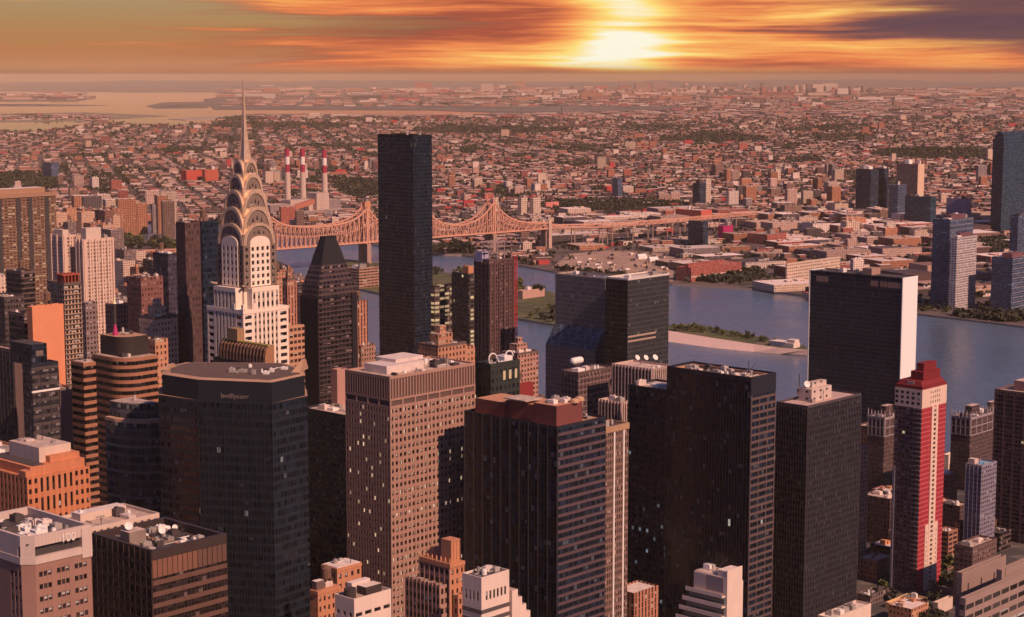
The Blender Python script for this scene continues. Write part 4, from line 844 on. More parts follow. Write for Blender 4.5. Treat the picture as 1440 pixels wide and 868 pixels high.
for sd_ in 'RL':
    if sd_ == 'R':
        mb.box(lo_, dp, b.h+.01, hi_, s*.5, zm, 0); punch(mb, cells, 'R', lo_, hi_, 0, b.h+.01, zm-2, (hi_-lo_)/6, 3.75, .45, .55, dp, 0, 1); mb.box(lo_, -.15, zm-1.99, hi_, dp, zm+.3, 0, bottom=True)
    else:
        mb.box(dp, lo_, b.h+.012, s*.5, hi_, zm+.01, 0); punch(mb, cells, 'L', lo_, hi_, 0, b.h+.01, zm-2, (hi_-lo_)/6, 3.75, .45, .55, dp, 0, 1); mb.box(-.15, lo_, zm-1.99, dp, hi_, zm+.29, 0, bottom=True)
mb.box(s*.14, s*.14, b.h+.01, s*.86, s*.86, b.h+9, 0)
# the shaft
k0, k1 = s*.135, s*.865; sh = k1-k0; zsh = b.zat(342, 345, s*.3, s*.3)
mb.box(k0+dp, k0+dp, b.h, k1, k1, zsh+6, 2)
for sd_ in 'RL':
    punch(mb, cells, sd_, k0+(.41 if sd_ == 'L' else 0), k0+sh*.20, k0, zm+.4, zsh, sh*.2, 3.75, .35, .5, dp, 2, 2)
    punch(mb, cells, sd_, k0+sh*.20+.003, k0+sh*.80-.003, k0-.3, zm+.4, zsh, sh*.6/4, 3.75, .5, .58, dp+.28, 0, 0)
    punch(mb, cells, sd_, k0+sh*.80, k1, k0, zm+.4, zsh, sh*.2, 3.75, .35, .5, dp, 2, 2)
mb.build('wall', [STN, STG, STD], b.o)
def arch_prof(w, zb, ztop, n=9, pw=2.2):
    """outline of an arch of width w, springing at zb"""
    return [(-w/2, zb)]+[(w/2*math.copysign(abs(math.cos(math.pi*(1-i/(n-1))))**(2/pw), math.cos(math.pi*(1-i/(n-1)))), zb+(ztop-zb)*math.sin(math.pi*(1-i/(n-1)))**(2/pw)) for i in range(1, n-1)]+[(w/2, zb)]
def arch(q, c, half, w, zf, zb, zt, mi=0, mf=None, n=13, axis=0):
    pr = [(-w/2, zf)]+arch_prof(w, zb, zt, n)+[(w/2, zf)]
    def P(t_, z, d): return (c+t_, c+d, z) if axis == 0 else (c+d, c-t_, z)
    q.quad([P(p[0], p[1], -half) for p in pr], mi if mf is None else mf)
    q.quad([P(p[0], p[1], half) for p in reversed(pr)], mi if mf is None else mf)
    for a, e in zip(pr, pr[1:]):
        q.quad([P(*a, -half), P(*a, half), P(*e, half), P(*e, -half)], mi)
cc = s*.5
# masonry arch panels that finish the window bays
q = MB(); zarch = b.zat(342, 331, s*.4, s*.4)
for ax in (0, 1): arch(q, cc, sh/2+.3, sh*.60, zsh, zsh+.5, zarch, 0, 0, axis=ax)
q.build('arched_gable', STN, b.o)
tiers = [(314, .96, .95), (291, .84, .85), (268, .71, .74), (246, .56, .60), (226, .40, .44)]
prev = zsh-6.0; tri = []
for i, (py, hs, ww_) in enumerate(tiers):
    zt = b.zat(342, py-1, s*.4, s*.4); q = MB(); wv = sh*ww_; half = sh*hs/2*(.985 if i == 0 else 1)
    zb = prev+(zt-prev)*(.10 if i else .35)
    for ax in (0, 1):
        arch(q, cc, half, wv, prev-4, zb, zt, 0, 1, axis=ax)
        # raised rim round each arch, standing proud of the tier's face
        pr = arch_prof(wv*1.0, zb, zt, 15); pi_ = arch_prof(wv*.84, zb, zt-(zt-zb)*.13, 15)
        for sg in (-1, 1):
            f = lambda t_, z, d: (cc+t_, cc+d, z) if ax == 0 else (cc+d, cc+t_, z)
            for a, e, a2, e2 in zip(pr, pr[1:], pi_, pi_[1:]):
                q.quad([f(*a, sg*(half+.55)), f(*e, sg*(half+.55)), f(*e2, sg*(half+.55)), f(*a2, sg*(half+.55))], 0)
                q.quad([f(*a, sg*(half+.55)), f(*a, sg*half), f(*e, sg*half), f(*e, sg*(half+.55))], 0)
                q.quad([f(*a2, sg*(half+.55)), f(*e2, sg*(half+.55)), f(*e2, sg*half), f(*a2, sg*half)], 0)
    q.build('crown_arch', [STL, wall('crown_face', (.30, .215, .165), .5, .4, metal=.4)], b.o)
    for j in range(5):
        an = math.pi*(j+1)/6; rx = wv*.30*math.cos(an); rz = zb+(zt-zb)*.58*math.sin(an)
        for ax in (0, 1):
            o = cc-half-.04; hw = wv*.045
            pts = [(cc+rx-hw, rz-1.0), (cc+rx+hw, rz-1.0), (cc+rx, rz+1.5)]
            tri.append([(p, o, z) for p, z in pts] if ax == 0 else [(o, p, z) for p, z in reversed(pts)])
    prev = zt-(zt-prev)*.42
for tq in tri:
    q = MB(); q.quad(tq); q.build('window', DW, b.o)
q = MB(); z0_ = b.zat(342, 222, cc, cc)-3
lv = [(226, 4.6), (205, 2.9), (185, 1.9), (165, 1.25), (146, .8), (128, .5), (111, .15)]
for (pa, wa), (pb, wb) in zip(lv, lv[1:]):
    za, zb = b.zat(337, pa, cc, cc), b.zat(337, pb, cc, cc); sq = lambda w: [(cc-w/2, cc-w/2), (cc+w/2, cc-w/2), (cc+w/2, cc+w/2), (cc-w/2, cc+w/2)]
    q.prism(sq(wa), za, zb, 0, 0, sq(wb))
    for sx, sy in ((-1, -1), (1, -1), (1, 1), (-1, 1)): q.bar((cc+sx*wa/2, cc+sy*wa/2, za), (cc+sx*wb/2, cc+sy*wb/2, zb), .45*wa/5+.1)
q.build('spire', STL, b.o)
for x, y in ((k0, k0), (k1, k0), (k0, k1)):
    q = MB(); q.bar((x, y, zm+1), (x-2.2*(1 if x == k0 else -1), y-2.2*(1 if y == k0 else -1), zm+1.6), .9); q.build('eagle_ornament', STL, b.o)
for i, (x, y) in enumerate(((-.3, -.3), (s*.22, -.3), (-.3, s*.22))): block(b, 'corner_urn', STN, x, y, b.h+.01, x+1.6, y+1.6, b.h+3.0)
wins(b, cells, DW)
# the building at its foot with the yellow-edged striped roof
b = tower('office_building', 'building with a striped barrel roof edged in yellow below the deco skyscraper', 'office building', 300, 372, 392, 514, 850)
simple(b, facade('dark_brown_wall', (.09, .06, .05), (.02, .018, .018)), ROOF_D(), TRIM_D, n=4, seed=31)
q = MB(); zr0, zr1 = b.h-1.2, b.h+9; st = 14
for i in range(st):
    y0_, y1_ = b.d*.02+i*b.d*.9/st, b.d*.02+(i+.5)*b.d*.9/st; ym = (y0_+y1_)/2
    pr = [(0.8, zr0), (1.0, zr0+5), (1.8, zr0+8.4), (4, zr1), (b.w-2, zr1)]
    for k, (yy0, yy1, mi, up_) in enumerate(((y0_, y1_, 0, .25), (y1_, y0_+b.d*.9/st, 1, 0))):
        for (xa, za), (xb, zb_) in zip(pr, pr[1:]): q.quad([(xa-up_, yy1, za), (xa-up_, yy0, za), (xb-up_, yy0, zb_), (xb-up_, yy1, zb_)], mi)
q.box(3.2, b.d*.02, zr1-.3, 4.2, b.d*.92, zr1+.35, 2); q.quad([(.8, b.d*.02, zr0), (b.w-2, b.d*.02, zr0), (b.w-2, b.d*.02, zr1), (4, b.d*.02, zr1), (1.8, b.d*.02, zr0+8.4), (1.0, b.d*.02, zr0+5)], 0); q.quad([(b.w-2, b.d*.02, zr0), (b.w-2, b.d*.92, zr0), (b.w-2, b.d*.92, zr1), (b.w-2, b.d*.02, zr1)], 0); q.quad([(b.w-2, b.d*.92, zr0), (.8, b.d*.92, zr0), (1.0, b.d*.92, zr0+5), (1.8, b.d*.92, zr0+8.4), (4, b.d*.92, zr1), (b.w-2, b.d*.92, zr1)], 0)
q.build('barrel_roof', [wall('copper_rib', (.34, .17, .09), .6, .3), wall('dark_roof_gap', (.035, .028, .025), .7, .2), wall('yellow_edge', (.52, .45, .09), .6, .2)], b.o)
block(b, 'turret', wall('ochre_stone', (.32, .19, .10)), b.w*.3, b.d*.6, zr1, b.w*.8, b.d*.78, zr1+6)

MINOR = [  # name, label, category, xl, xc, xr, ytop, D, facade key, roof, relief
 ('office_tower', 'black edged tower with a smooth maroon side beside the deco skyscraper', 247, 260, 281, 313, 1010, 'maroon_plain', 'D', ''),
 ('office_tower', 'narrow black slab squeezed between the maroon tower and the deco skyscraper', 279, 284, 307, 312, 1060, 'black_glass', 'D', ''),
 ('apartment_tower', 'wide brown apartment slab lined with balconies and dark vertical recesses', -60, -42, 78, 276, 1700, 'balcony_brown', 'L', 'slab'),
 ('apartment_tower', 'tall pale apartment tower with vertical fins and a boxy penthouse', 71, 89, 106, 331, 1500, 'pale_finned', 'L', 'fins'),
 ('apartment_tower', 'pale ribbed apartment tower with dark slots beside its boxy twin', 106, 117, 159, 337, 1490, 'pale_finned', 'L', 'fins'),
 ('office_tower', 'dark tower ringed with thin bands below the brown balcony slab', 8, 30, 49, 382, 1250, 'dark_bands', 'D', 'bands'),
 ('office_tower', 'flat dark grey office block with little white rooftop huts at the picture edge', -20, 6, 34, 418, 1130, 'dark_grey', 'L', ''),
 ('apartment_tower', 'small white stacked apartment block at the picture edge', -20, -4, 13, 388, 1350, 'white_dots', 'W', ''),
 ('office_tower', 'dark curved block with thin pale sills beside the orange blank wall', 12, 34, 50, 441, 960, 'dark_bands', 'L', 'bands'),
 ('brick_building', 'building with one tall blank orange wall facing the sun', 38, 45, 89, 432, 930, 'orange_blank', 'L', ''),
 ('apartment_tower', 'slender balcony tower with a pale window grid and a red roof frame', 66, 90, 114, 398, 1060, 'pale_balcony', 'D', 'bands'),
 ('office_block', 'grey flat roofed block tucked under the pale ribbed tower', 112, 120, 137, 426, 1120, 'grey_dots', 'L', ''),
 ('office_tower', 'plain square maroon tower with a sunlit roof rim left of the deco skyscraper', 178, 198, 229, 391, 1150, 'maroon_dots', 'L', ''),
 ('office_tower', 'dark indigo tower with a lower shoulder behind the square maroon one', 215, 236, 249, 357, 1300, 'indigo', 'D', ''),
 ('apartment_building', 'cream stepped building topped by a little turret left of the deco skyscraper', 195, 217, 250, 446, 1000, 'cream_dots', 'L', 'turret'),
 ('brick_building', 'orange terrace wall below the cream stepped building', 200, 218, 236, 478, 940, 'orange_dots', 'L', ''),
 ('brick_building', 'brown crenellated brick block between the pale tower and the maroon one', 148, 160, 182, 428, 1180, 'brown_dots', 'L', ''),
 ('brick_building', 'ochre brick block under the deco skyscraper shoulder', 383, 388, 402, 384, 1350, 'orange_dots', 'L', ''),
 ('apartment_tower', 'slim brick tower tapering to a small cap right of the deco skyscraper', 397, 404, 417, 392, 1250, 'brick_ribs', 'L', 'turret'),
 ('brick_building', 'sunlit orange block ruled with bands right of the deco skyscraper', 398, 401, 428, 460, 1010, 'orange_bands', 'D', ''),
 ('brick_building', 'grey brown terrace blocks behind the slim capped brick tower', 412, 424, 440, 412, 1450, 'brown_dots', 'L', ''),
 ('brick_building', 'narrow red brick block with orange piers beyond the dark pyramid tower', 494, 502, 517, 424, 1250, 'brick_ribs', 'L', ''),
 ('brick_building', 'low ruddy brick block at the waterside right of the dark pyramid tower', 498, 508, 528, 486, 1250, 'brown_dots', 'L', ''),
 ('brick_building', 'pinkish blank block at the foot of the dark pyramid tower', 466, 474, 488, 520, 1000, 'pink_plain', 'L', ''),
 ('office_tower', 'glass tower with rows of yellow lit floors beside the black monolith', 606, 611, 637, 402, 1500, 'lit_bands', 'L', ''),
 ('office_tower', 'black glass tower with one lit yellow corner strip beside the building under scaffolding', 635, 659, 668, 385, 1480, 'dark_lit', 'L', ''),
 ('brick_building', 'orange brick block with roof huts showing behind the tan tower', 588, 616, 656, 486, 930, 'orange_dots', 'L', 'turret'),
 ('brick_building', 'sunlit brick block with tidy windows next to the hutted one behind the tan tower', 640, 652, 668, 488, 960, 'orange_dots', 'L', ''),
 ('brick_building', 'brick block with a roof hut and punched windows below the scaffolded tower', 704, 728, 757, 497, 1180, 'brick_windows', 'L', 'turret'),
 ('office_block', 'small block with a bright red wall and cream top behind the maroon penthouse', 724, 730, 750, 541, 1050, 'red_wall', 'L', ''),
]
FX = {
 'maroon_plain': lambda: facade('maroon_plain', (.085, .045, .042), (.07, .04, .04), 2, 3.8, .5, .5, blind=0, grough=.4), 'black_glass': lambda: DG,
 'balcony_brown': lambda: facade('balcony_brown', (.30, .17, .11), (.045, .03, .03), 4.0, 3.0, .8, .55, blind=.3), 'pale_finned': lambda: facade('pale_finned', (.60, .42, .33), (.09, .065, .06), 3.0, 3.0, .42, .55),
 'dark_bands': lambda: facade('dark_bands', (.10, .065, .06), (.025, .02, .022), 2, 3.6, 1, .6), 'dark_grey': lambda: facade('dark_grey', (.075, .055, .055), (.03, .024, .026), 2, 3.7, .7, .5),
 'white_dots': lambda: facade('white_dots', (.62, .44, .34), (.06, .05, .05), 3, 3, .5, .5), 'orange_blank': lambda: wall('orange_blank', (.68, .26, .135), .85, .14),
 'pale_balcony': lambda: facade('pale_balcony', (.48, .32, .22), (.04, .03, .03), 2.6, 3.0, .62, .6), 'grey_dots': lambda: facade('grey_dots', (.22, .15, .14), (.04, .03, .03), 2.5, 3.2, .5, .5),
 'maroon_dots': lambda: facade('maroon_dots', (.20, .085, .07), (.10, .045, .04), 2.4, 3.4, .5, .5), 'indigo': lambda: facade('indigo', (.05, .042, .06), (.03, .027, .04), 2, 3.6, .6, .6),
 'cream_dots': lambda: facade('cream_dots', (.58, .36, .25), (.08, .05, .045), 2.2, 3.2, .42, .5), 'orange_dots': lambda: facade('orange_dots', (.46, .22, .13), (.05, .03, .03), 2.6, 3.3, .42, .5, var=.15),
 'brown_dots': lambda: facade('brown_dots', (.30, .16, .115), (.04, .03, .03), 2.4, 3.3, .45, .5, var=.2), 'brick_ribs': lambda: facade('brick_ribs', (.44, .19, .12), (.05, .03, .03), 2.8, 3.2, .4, .9, var=.1),
 'orange_bands': lambda: facade('orange_bands', (.48, .25, .15), (.05, .035, .03), 3, 3.6, .75, .5), 'pink_plain': lambda: wall('pink_plain', (.42, .23, .19), .85, .15),
 'lit_bands': lambda: facade('lit_bands', (.09, .065, .06), (.03, .025, .025), 6.0, 3.6, .86, .55, .42, (1, .66, .34), .55), 'dark_lit': lambda: facade('dark_lit', (.05, .042, .045), (.02, .018, .022), 2.0, 3.6, .8, .6, .015, (1, .75, .4), .7),
 'brick_windows': lambda: facade('brick_windows', (.42, .22, .16), (.05, .03, .03), 3.0, 3.3, .5, .5), 'red_wall': lambda: wall('red_wall', (.24, .03, .03), .8, .3),
}
for i, (nm, lab, xl, xc, xr, yt, D_, fk, rf, rel) in enumerate(MINOR):
    b = tower(nm, lab, nm.replace('_', ' '), xl, xc, xr, yt, D_)
    fm = FX[fk](); rm = {'D': ROOF_D, 'L': ROOF_L, 'W': ROOF_W}[rf](); tr = wall('trim_'+fk, tuple(v*1.1 for v in {'fins': (.60, .42, .33), 'slab': (.30, .17, .11)}.get(rel, (.12, .08, .07))), .8, .2) if rel else None
    ex = None; fl_ = 3.0 if fk == 'pale_balcony' else 3.6
    if rel == 'fins': ex = lambda mb: (fins(mb, 'R', 0, b.w, 0, 0, b.h, b.w/max(2, round(b.w/6)), 1.5, .9, 1), fins(mb, 'L', 0, b.d, 0, 0, b.h, b.d/2, 1.6, .8, 1))
    elif rel == 'bands': ex = lambda mb: (bands(mb, 'R', 0, b.w, 0, 0, b.h-1.25, fl_, .5, .5, 1), bands(mb, 'L', 0, b.d, 0, 0, b.h-1.25, fl_, .5, .5, 1))
    elif rel == 'slab': ex = lambda mb: ([mb.box(b.w*k, -1.0, 0, b.w*(k+.05), -.003, b.h-4, 3) for k in (.30, .52, .66, .86)], bands(mb, 'R', 0, b.w, 0, 0, b.h-5, 3.0, .55, .8, 1), mb.box(-.3, -1.3, b.h-4, b.w+.3, -.003, b.h, 1, bottom=True))
    simple(b, fm, rm, tr, fit=({'pale_balcony': 2.6}.get(fk, 2), fl_) if rel == 'bands' else None, n=3 if b.w < 12 else 5, seed=300+i, extra=ex, size=.8 if b.w < 20 else 1.0, tank=(i % 4 == 1))
    if rel == 'turret': block(b, 'turret', fm, b.w*.22, b.d*.3, b.h-1.2, b.w*.72, b.d*.75, b.h+5, rm); block(b, 'turret', fm, b.w*.36, b.d*.42, b.h+5, b.w*.58, b.d*.62, b.h+9, rm)
    if fk == 'pale_finned': block(b, 'penthouse', CREAM, b.w*.15, b.d*.2, b.h-1.2, b.w*.65, b.d*.85, b.h+(9 if xr > 150 else 4), ROOF_L())
    if fk == 'balcony_brown': block(b, 'penthouse', wall('tan_penthouse', (.36, .20, .12)), b.w*.1, 4, b.h-1.2, b.w*.9, b.d-3, b.h+4.5, ROOF_W())
    if fk == 'pale_balcony':
        q = MB()
        for k in range(5): q.box(b.w*(.1+.2*k), 1, b.h-1, b.w*(.1+.2*k)+.5, b.d*.5, b.h+5)
        q.box(0, 1, b.h+4, b.w, b.d*.5, b.h+4.8); q.build('roof_frame', wall('red_steel', (.42, .09, .06)), b.o)
    if fk == 'indigo': block(b, 'lower_wing', fm, -.5, b.d*.45, 0, b.w*.9, b.d+5, b.h-12, rm)
    if fk == 'dark_lit':
        q = MB(); q.box(b.w*.25, -.12, 0, b.w*.8, -.003, b.h-4, fit=(5, 3.6)); q.build('corner_strip', facade('lit_strip', (.07, .05, .05), (.04, .035, .03), 5, 3.6, .9, .6, .55, (1, .66, .34), .6), b.o)
        block(b, 'penthouse', OB2, b.w*.1, b.d*.05, b.h-1.2, b.w*.9, b.d*.4, b.h+6)

# --- pyramid-topped dark tower
b = tower('apartment_tower', 'dark tower whose sloped pyramid top ends in a flat black cap', 'apartment tower', 423, 448, 501, 420, 1150)
PB = facade('pyramid_tower_wall', (.075, .045, .042), (.022, .017, .019), 3.4, 3.2, .82, .55, 0, blind=.12, grough=.18); PD = wall('pyramid_dark', (.018, .016, .020), .6, .25)
q = MB(); w, d = b.w, b.d; q.box(0, 0, 0, w, d, b.h, 0, fit=(3.4, 3.2)); bands(q, 'R', 0, w, 0, 0, b.h, 3.2, .5, .6, 2); bands(q, 'L', 0, d, 0, 0, b.h, 3.2, .5, .6, 2); q.box(w*.86, -.9, 0, w+.1, -.003, b.h, 2); q.box(-.7, 0, 0, -.003, d, b.h-.02, 2)
zs_ = [b.h]+[b.zat(455, y, w*.4, d*.4) for y in (398, 372, 353, 336)]; ks = [1, .92, .64, .47, .30]
sq = lambda k: [(w*(1-k)/2, d*(1-k)/2), (w*(1+k)/2, d*(1-k)/2), (w*(1+k)/2, d*(1+k)/2), (w*(1-k)/2, d*(1+k)/2)]
for i in range(4): q.prism(sq(ks[i]), zs_[i]+.01, zs_[i+1], 0 if i < 2 else 1, 1, sq(ks[i+1]))
q.prism(sq(.30), zs_[4], zs_[4]+1.5, 1); q.build('wall', [PB, PD, PD], b.o)
for i in range(4):
    q = MB(); k = .5-.1*i; q.box(w*.3, d*(.08+.03*i), zs_[1]+i*3.0-2, w*.7, d*.2, zs_[1]+i*3.0-.5); q.build('terrace', PD, b.o)

# --- the black monolith
b = tower('skyscraper', 'plain black monolith of a tower rising above everything near the bridge', 'skyscraper', 531, 581, 607, 190, 1590)
MO = facade('monolith_glass', (.013, .018, .030), (.008, .014, .025), 1.5, 3.3, .88, .72, .0004, (1, .8, .6), .2, grough=.22, wrough=.4, blind=.03)
simple(b, MO, ROOF_D(), wall('monolith_edge', (.018, .016, .019)), n=3, seed=40, extra=lambda mb: (fins(mb, 'R', 0, b.w, 0, 0, b.h, 3.2, .3, .2, 1), fins(mb, 'L', 0, b.d, 0, 0, b.h, 3.2, .25, .12, 3)))

# --- tower still under scaffolding, with its red hoist
b = tower('apartment_tower', 'unfinished dark tower with scaffold frames on top and a red hoist mast up one edge', 'apartment tower', 667, 688, 722, 366, 1400)
simple(b, facade('unfinished_wall', (.115, .058, .055), (.03, .022, .024), 2.4, 3.2, .55, .7, .002), wall('raw_deck', (.35, .2, .15)), wall('unfinished_pier', (.10, .055, .055)), n=4, seed=41, extra=lambda mb: (fins(mb, 'R', 0, b.w, 0, 0, b.h-3, b.w/5, 1.1, .7, 1), fins(mb, 'L', 0, b.d, 0, 0, b.h-2, b.d/4, .6, .5, 3)))
q = MB(); zt = b.zat(695, 341, b.w*.3, b.d*.3)
for x in (b.w*.05, b.w*.35, b.w*.65, b.w*.95):
    for y in (1.0, b.d*.5, b.d-1): q.bar((x, y, b.h-1), (x, y, zt), .7)
for z in (b.h+5, (b.h+zt)/2+3, zt):
    for y in (1.0, b.d*.5, b.d-1): q.bar((-1, y, z), (b.w+1, y, z), .7)
    for x in (b.w*.05, b.w*.95): q.bar((x, -1, z), (x, b.d+1, z), .7)
q.build('scaffold_frame', wall('grey_pink_steel', (.30, .21, .20)), b.o); block(b, 'tarpaulin', wall('lilac_sheet', (.36, .33, .45)), -.6, b.d*.45, b.h-2, b.w*.3, b.d*.9, b.h+6)
q = MB(); x0, x1 = b.w+.4, b.w+3.6
for x in (x0, x1):
    for y in (-.6, 1.8): q.bar((x, y, 0), (x, y, b.h+1), .5)
z = 2.0; k = 0
while z < b.h-2:
    q.bar((x0, -.6, z), (x1, -.6, z), .4); q.bar((x0 if k % 2 else x1, -.6, z), (x1 if k % 2 else x0, -.6, z+3.4), .35); q.bar((x1, -.6, z), (x1, 1.8, z), .35); z += 3.4; k += 1
q.build('hoist_mast', wall('hoist_red', (.42, .05, .06), .6, .2), b.o); zc_ = b.zat(718, 500, b.w, 0); q = MB(); q.box(b.w-2, -3, zc_, b.w+3, -.8, zc_+7); q.build('hoist_car', wall('hoist_car_red', (.62, .03, .04)), b.o)

# --- green-topped block with white roof loops
b = tower('office_block', 'dark green block with curled white roof frames and three pale windows', 'office block', 669, 690, 731, 512, 860)
simple(b, facade('deep_green_wall', (.024, .029, .025), (.014, .016, .016), 3, 4, .5, .5), ROOF_D(), wall('green_trim', (.03, .036, .032)), n=3, seed=42)
for i in range(3):
    q = MB(); x = b.w*(.42+.2*i); q.box(x, -.14, b.h-9, x+1.7, -.003, b.h-4.5, bottom=True); q.build('window', wall('pale_glazing', (.55, .48, .30), .3, .1), b.o)
for k, (cx2, r_) in enumerate(((b.w*.22, 2.8), (b.w*.5, 2.4), (b.w*.78, 2.8))):
    q = MB(); pts = [(cx2+r_*math.cos(a_*math.pi/8), b.d*.3, b.h-.6+2.2+r_*math.sin(a_*math.pi/8)) for a_ in (range(0, 15) if k != 1 else range(8, 17))]
    for p_, q_ in zip(pts, pts[1:]): q.bar(p_, q_, .55)
    q.bar((cx2, b.d*.3, b.h-1.2), (cx2, b.d*.3, b.h+2.2-r_+.3), .5); q.build('roof_hoop', WHITE(), b.o)

# --- sloped glass pair beside the river
UG1 = facade('pale_green_grey_glass', (.17, .165, .165), (.13, .13, .137), 1.5, 3.5, .9, .8, 0, grough=.12, blind=.01, wrough=.4, gvar=.35)
UG = facade('green_grey_glass', (.060, .058, .056), (.034, .034, .035), 1.5, 3.5, .9, .8, 0, grough=.12, blind=.02, wrough=.4, gvar=.7)
b = tower('office_tower', 'grey green glass tower with a sloping blue glass skirt partway down', 'office tower', 781, 851, 880, 393, 1330)
w, d = b.w, b.d; zA, zB = b.zat(783, 455, 0, d), b.zat(783, 482, 0, d); K = 11.0
q = MB(); q.box(0, 0, zA, w, d, b.h, 0); q.quad([(-K, d, zB), (-K, 0, zB), (0, 0, zA), (0, d, zA)], 1); q.quad([(-K, 0, zB), (w, 0, zB), (w, 0, zA), (0, 0, zA)], 0); q.quad([(w, d, zB), (-K, d, zB), (0, d, zA), (w, d, zA)], 0); q.box(-K, 0, 0, w, d, zB, 0); q.quad([(w, 0, zB), (w, d, zB), (w, d, zA), (w, 0, zA)], 0)
q.build('wall', [UG1, facade('blue_skirt_glass', (.09, .11, .13), (.06, .085, .115), 2.0, 3.0, .9, .85, 0, grough=.15, blind=0)], b.o)
q = MB(); parapet(q, 0, 0, w, d, b.h, b.h+1, .5); q.build('parapet', wall('tan_parapet', (.4, .3, .24)), b.o); clutter(b, 2, 2, w-2, d-2, b.h, 6, 45, size=.6)
b = tower('office_tower', 'grey green glass tower with a white roof rim and two pale bands', 'office tower', 852, 883, 941, 392, 1290)
simple(b, UG, ROOF_W(), wall('white_rim', (.62, .55, .48)), ph=1.0, n=2, seed=46)
q = MB(); q.box(-.25, 0, 0, -.003, b.d, b.h-1.4, fit=(1.5, 3.5)); q.build('shaded_face_panel', facade('shade_tone_green_glass', (.022, .021, .022), (.013, .013, .015), 1.5, 3.5, .9, .8, 0, grough=.2, blind=.02), b.o)  # left face's shade put into colour: a thin panel of darker glass
zA = b.zat(883, 473); q = MB()
for dz in (0, -3.4): q.box(.5, -.15, zA+dz-1.3, b.w*.68, -.003, zA+dz, bottom=True)
q.build('lit_band', wall('pale_lit_tone', (.40, .28, .22)), b.o)  # the two lit bands are put in as pale paint

# --- slab with the white end wall
b = tower('office_tower', 'wide dark blue glass slab with a blank white end wall beside the river', 'office tower', 1139, 1270, 1290, 391, 1485)
SB = facade('dark_blue_glass', (.022, .037, .066), (.011, .022, .046), 1.25, 3.6, .9, .66, 0, grough=.13, blind=.02, wrough=.45, amt=.3, gvar=.8); MBL = wall('white_marble', (.84, .80, .76), .6, .05)
w, d = b.w, b.d; q = MB(); q.box(.02, .5, 0, w-.02, d-.5, b.h-1.2, 0)
q.box(-.6, -.3, 0, w+.6, .497, b.h, 1); q.box(-.6, d-.497, 0, w+.6, d+.3, b.h-.003, 1); q.box(-.5, .5, b.h-.7, 0.6, d-.5, b.h-.004, 3); q.box(w-.6, .5, b.h-1.2, w+.5, d-.5, b.h-.004, 3)
for zz, h in ((b.h-11, 1.2), (b.h*.62, 1.0), (b.h*.60, .6)): q.box(-.25, .5, zz, -.003, d-.5, zz+h, 3, bottom=True)
fins(q, 'L', .5, d-.5, .017, 0, b.h-1.2, 7.5, .16, .12, 3)
for y0_, y1_ in ((.02, .16), (.165, .20), (.205, .24), (.80, .93), (.26, .34)): q.box(-.3, d*y0_, b.h-9.2, -.003, d*y1_-.4, b.h-4.5, 2, bottom=True)  # lit patches along the louvre band, painted in as tan panels
q.build('wall', [SB, MBL, wall('tan_louvre', (.36, .22, .17)), wall('slate_spandrel', (.035, .042, .06), .5, .2)], b.o)
roof(b, .6, .5, w-.6, d-.5, b.h-.6, ROOF_D()); block(b, 'penthouse', wall('tan_louvre', (.36, .22, .17)), w*.2, d*.36, b.h-.59, w*.8, d*.46, b.h+5); clutter(b, w*.2, d*.5, w*.8, d*.95, b.h-.59, 5, 47)

# ================================================================== BRIDGE
BRM = wall('bridge_steel', (.60, .30, .21), .7, .25); BRD = wall('bridge_deck', (.17, .11, .10), .9, .2); PIER = wall('pier_stone', (.36, .23, .18), .9, .3)
ZD = 38.0
P1, P4 = gnd(374, 351, ZD), gnd(690, 327, ZD); dv = (P4-P1); Lb = dv.length; dv.normalize()
def t_of(px):
    """how far along the bridge stands under the photograph's column px"""
    k = (px-W/2)/F; zz = (EYE-ZD)*ST
    return (k*(P1.y*CT+zz)-P1.x)/(dv.x-k*dv.y*CT)
ang = math.atan2(dv.y, dv.x)
br = tag(empty('truss_bridge', (P1.x, P1.y, 0), ang), 'long pinkish cantilever truss bridge with spiked towers crossing the river', 'bridge')
tt_ = [0.0, t_of(513), t_of(592), Lb]; tend = t_of(766); BW = 9.0
def topc(t_):
    base = 33.0 if t_ < tt_[1] else 22.0 if t_ < tt_[2] else 17.0; h = base
    for x in tt_:
        dd = abs(t_-x); h = max(h, base+(61-base)*math.exp(-dd/26.0))
    if t_ > Lb: h = max(10.0, 10+50*math.exp(-(t_-Lb)/36.0))
    if t_ < 0: h = max(12.0, 12+46*math.exp(t_/30.0))
    return h
T0 = -60.0; N = int((tend-T0)/9.5); ts = [T0+(tend-T0)*i/N for i in range(N+1)]
for sy in (-1, 1):
    q = MB(); y = sy*BW
    for i in range(N):
        a, e = ts[i], ts[i+1]; ha, he = topc(a), topc(e); m_ = (a+e)/2
        q.bar((a, y, ZD+ha), (e, y, ZD+he), 2.5); q.bar((a, y, ZD), (e, y, ZD), 2.5); q.bar((a, y, ZD), (a, y, ZD+ha), 1.5)
        if ha > 22:
            q.bar((a, y, ZD), (m_, y, ZD+ha*.5), 1.1); q.bar((m_, y, ZD+ha*.5), (e, y, ZD+he), 1.1); q.bar((a, y, ZD+ha*.55), (e, y, ZD+he*.5), .9)
        else: q.bar((a, y, ZD), (e, y, ZD+he), 1.1) if i % 2 else q.bar((a, y, ZD+ha), (e, y, ZD), 1.1)
    q.build('truss', BRM, br)
q = MB(); q.box(T0, -BW+1, ZD-2.5, tend, BW-1, ZD-.5); q.build('deck', BRD, br)
q = MB()
for t_ in ts: q.bar((t_, -BW, ZD+topc(t_)), (t_, BW, ZD+topc(t_)), .8)
q.build('cross_bracing', BRM, br)
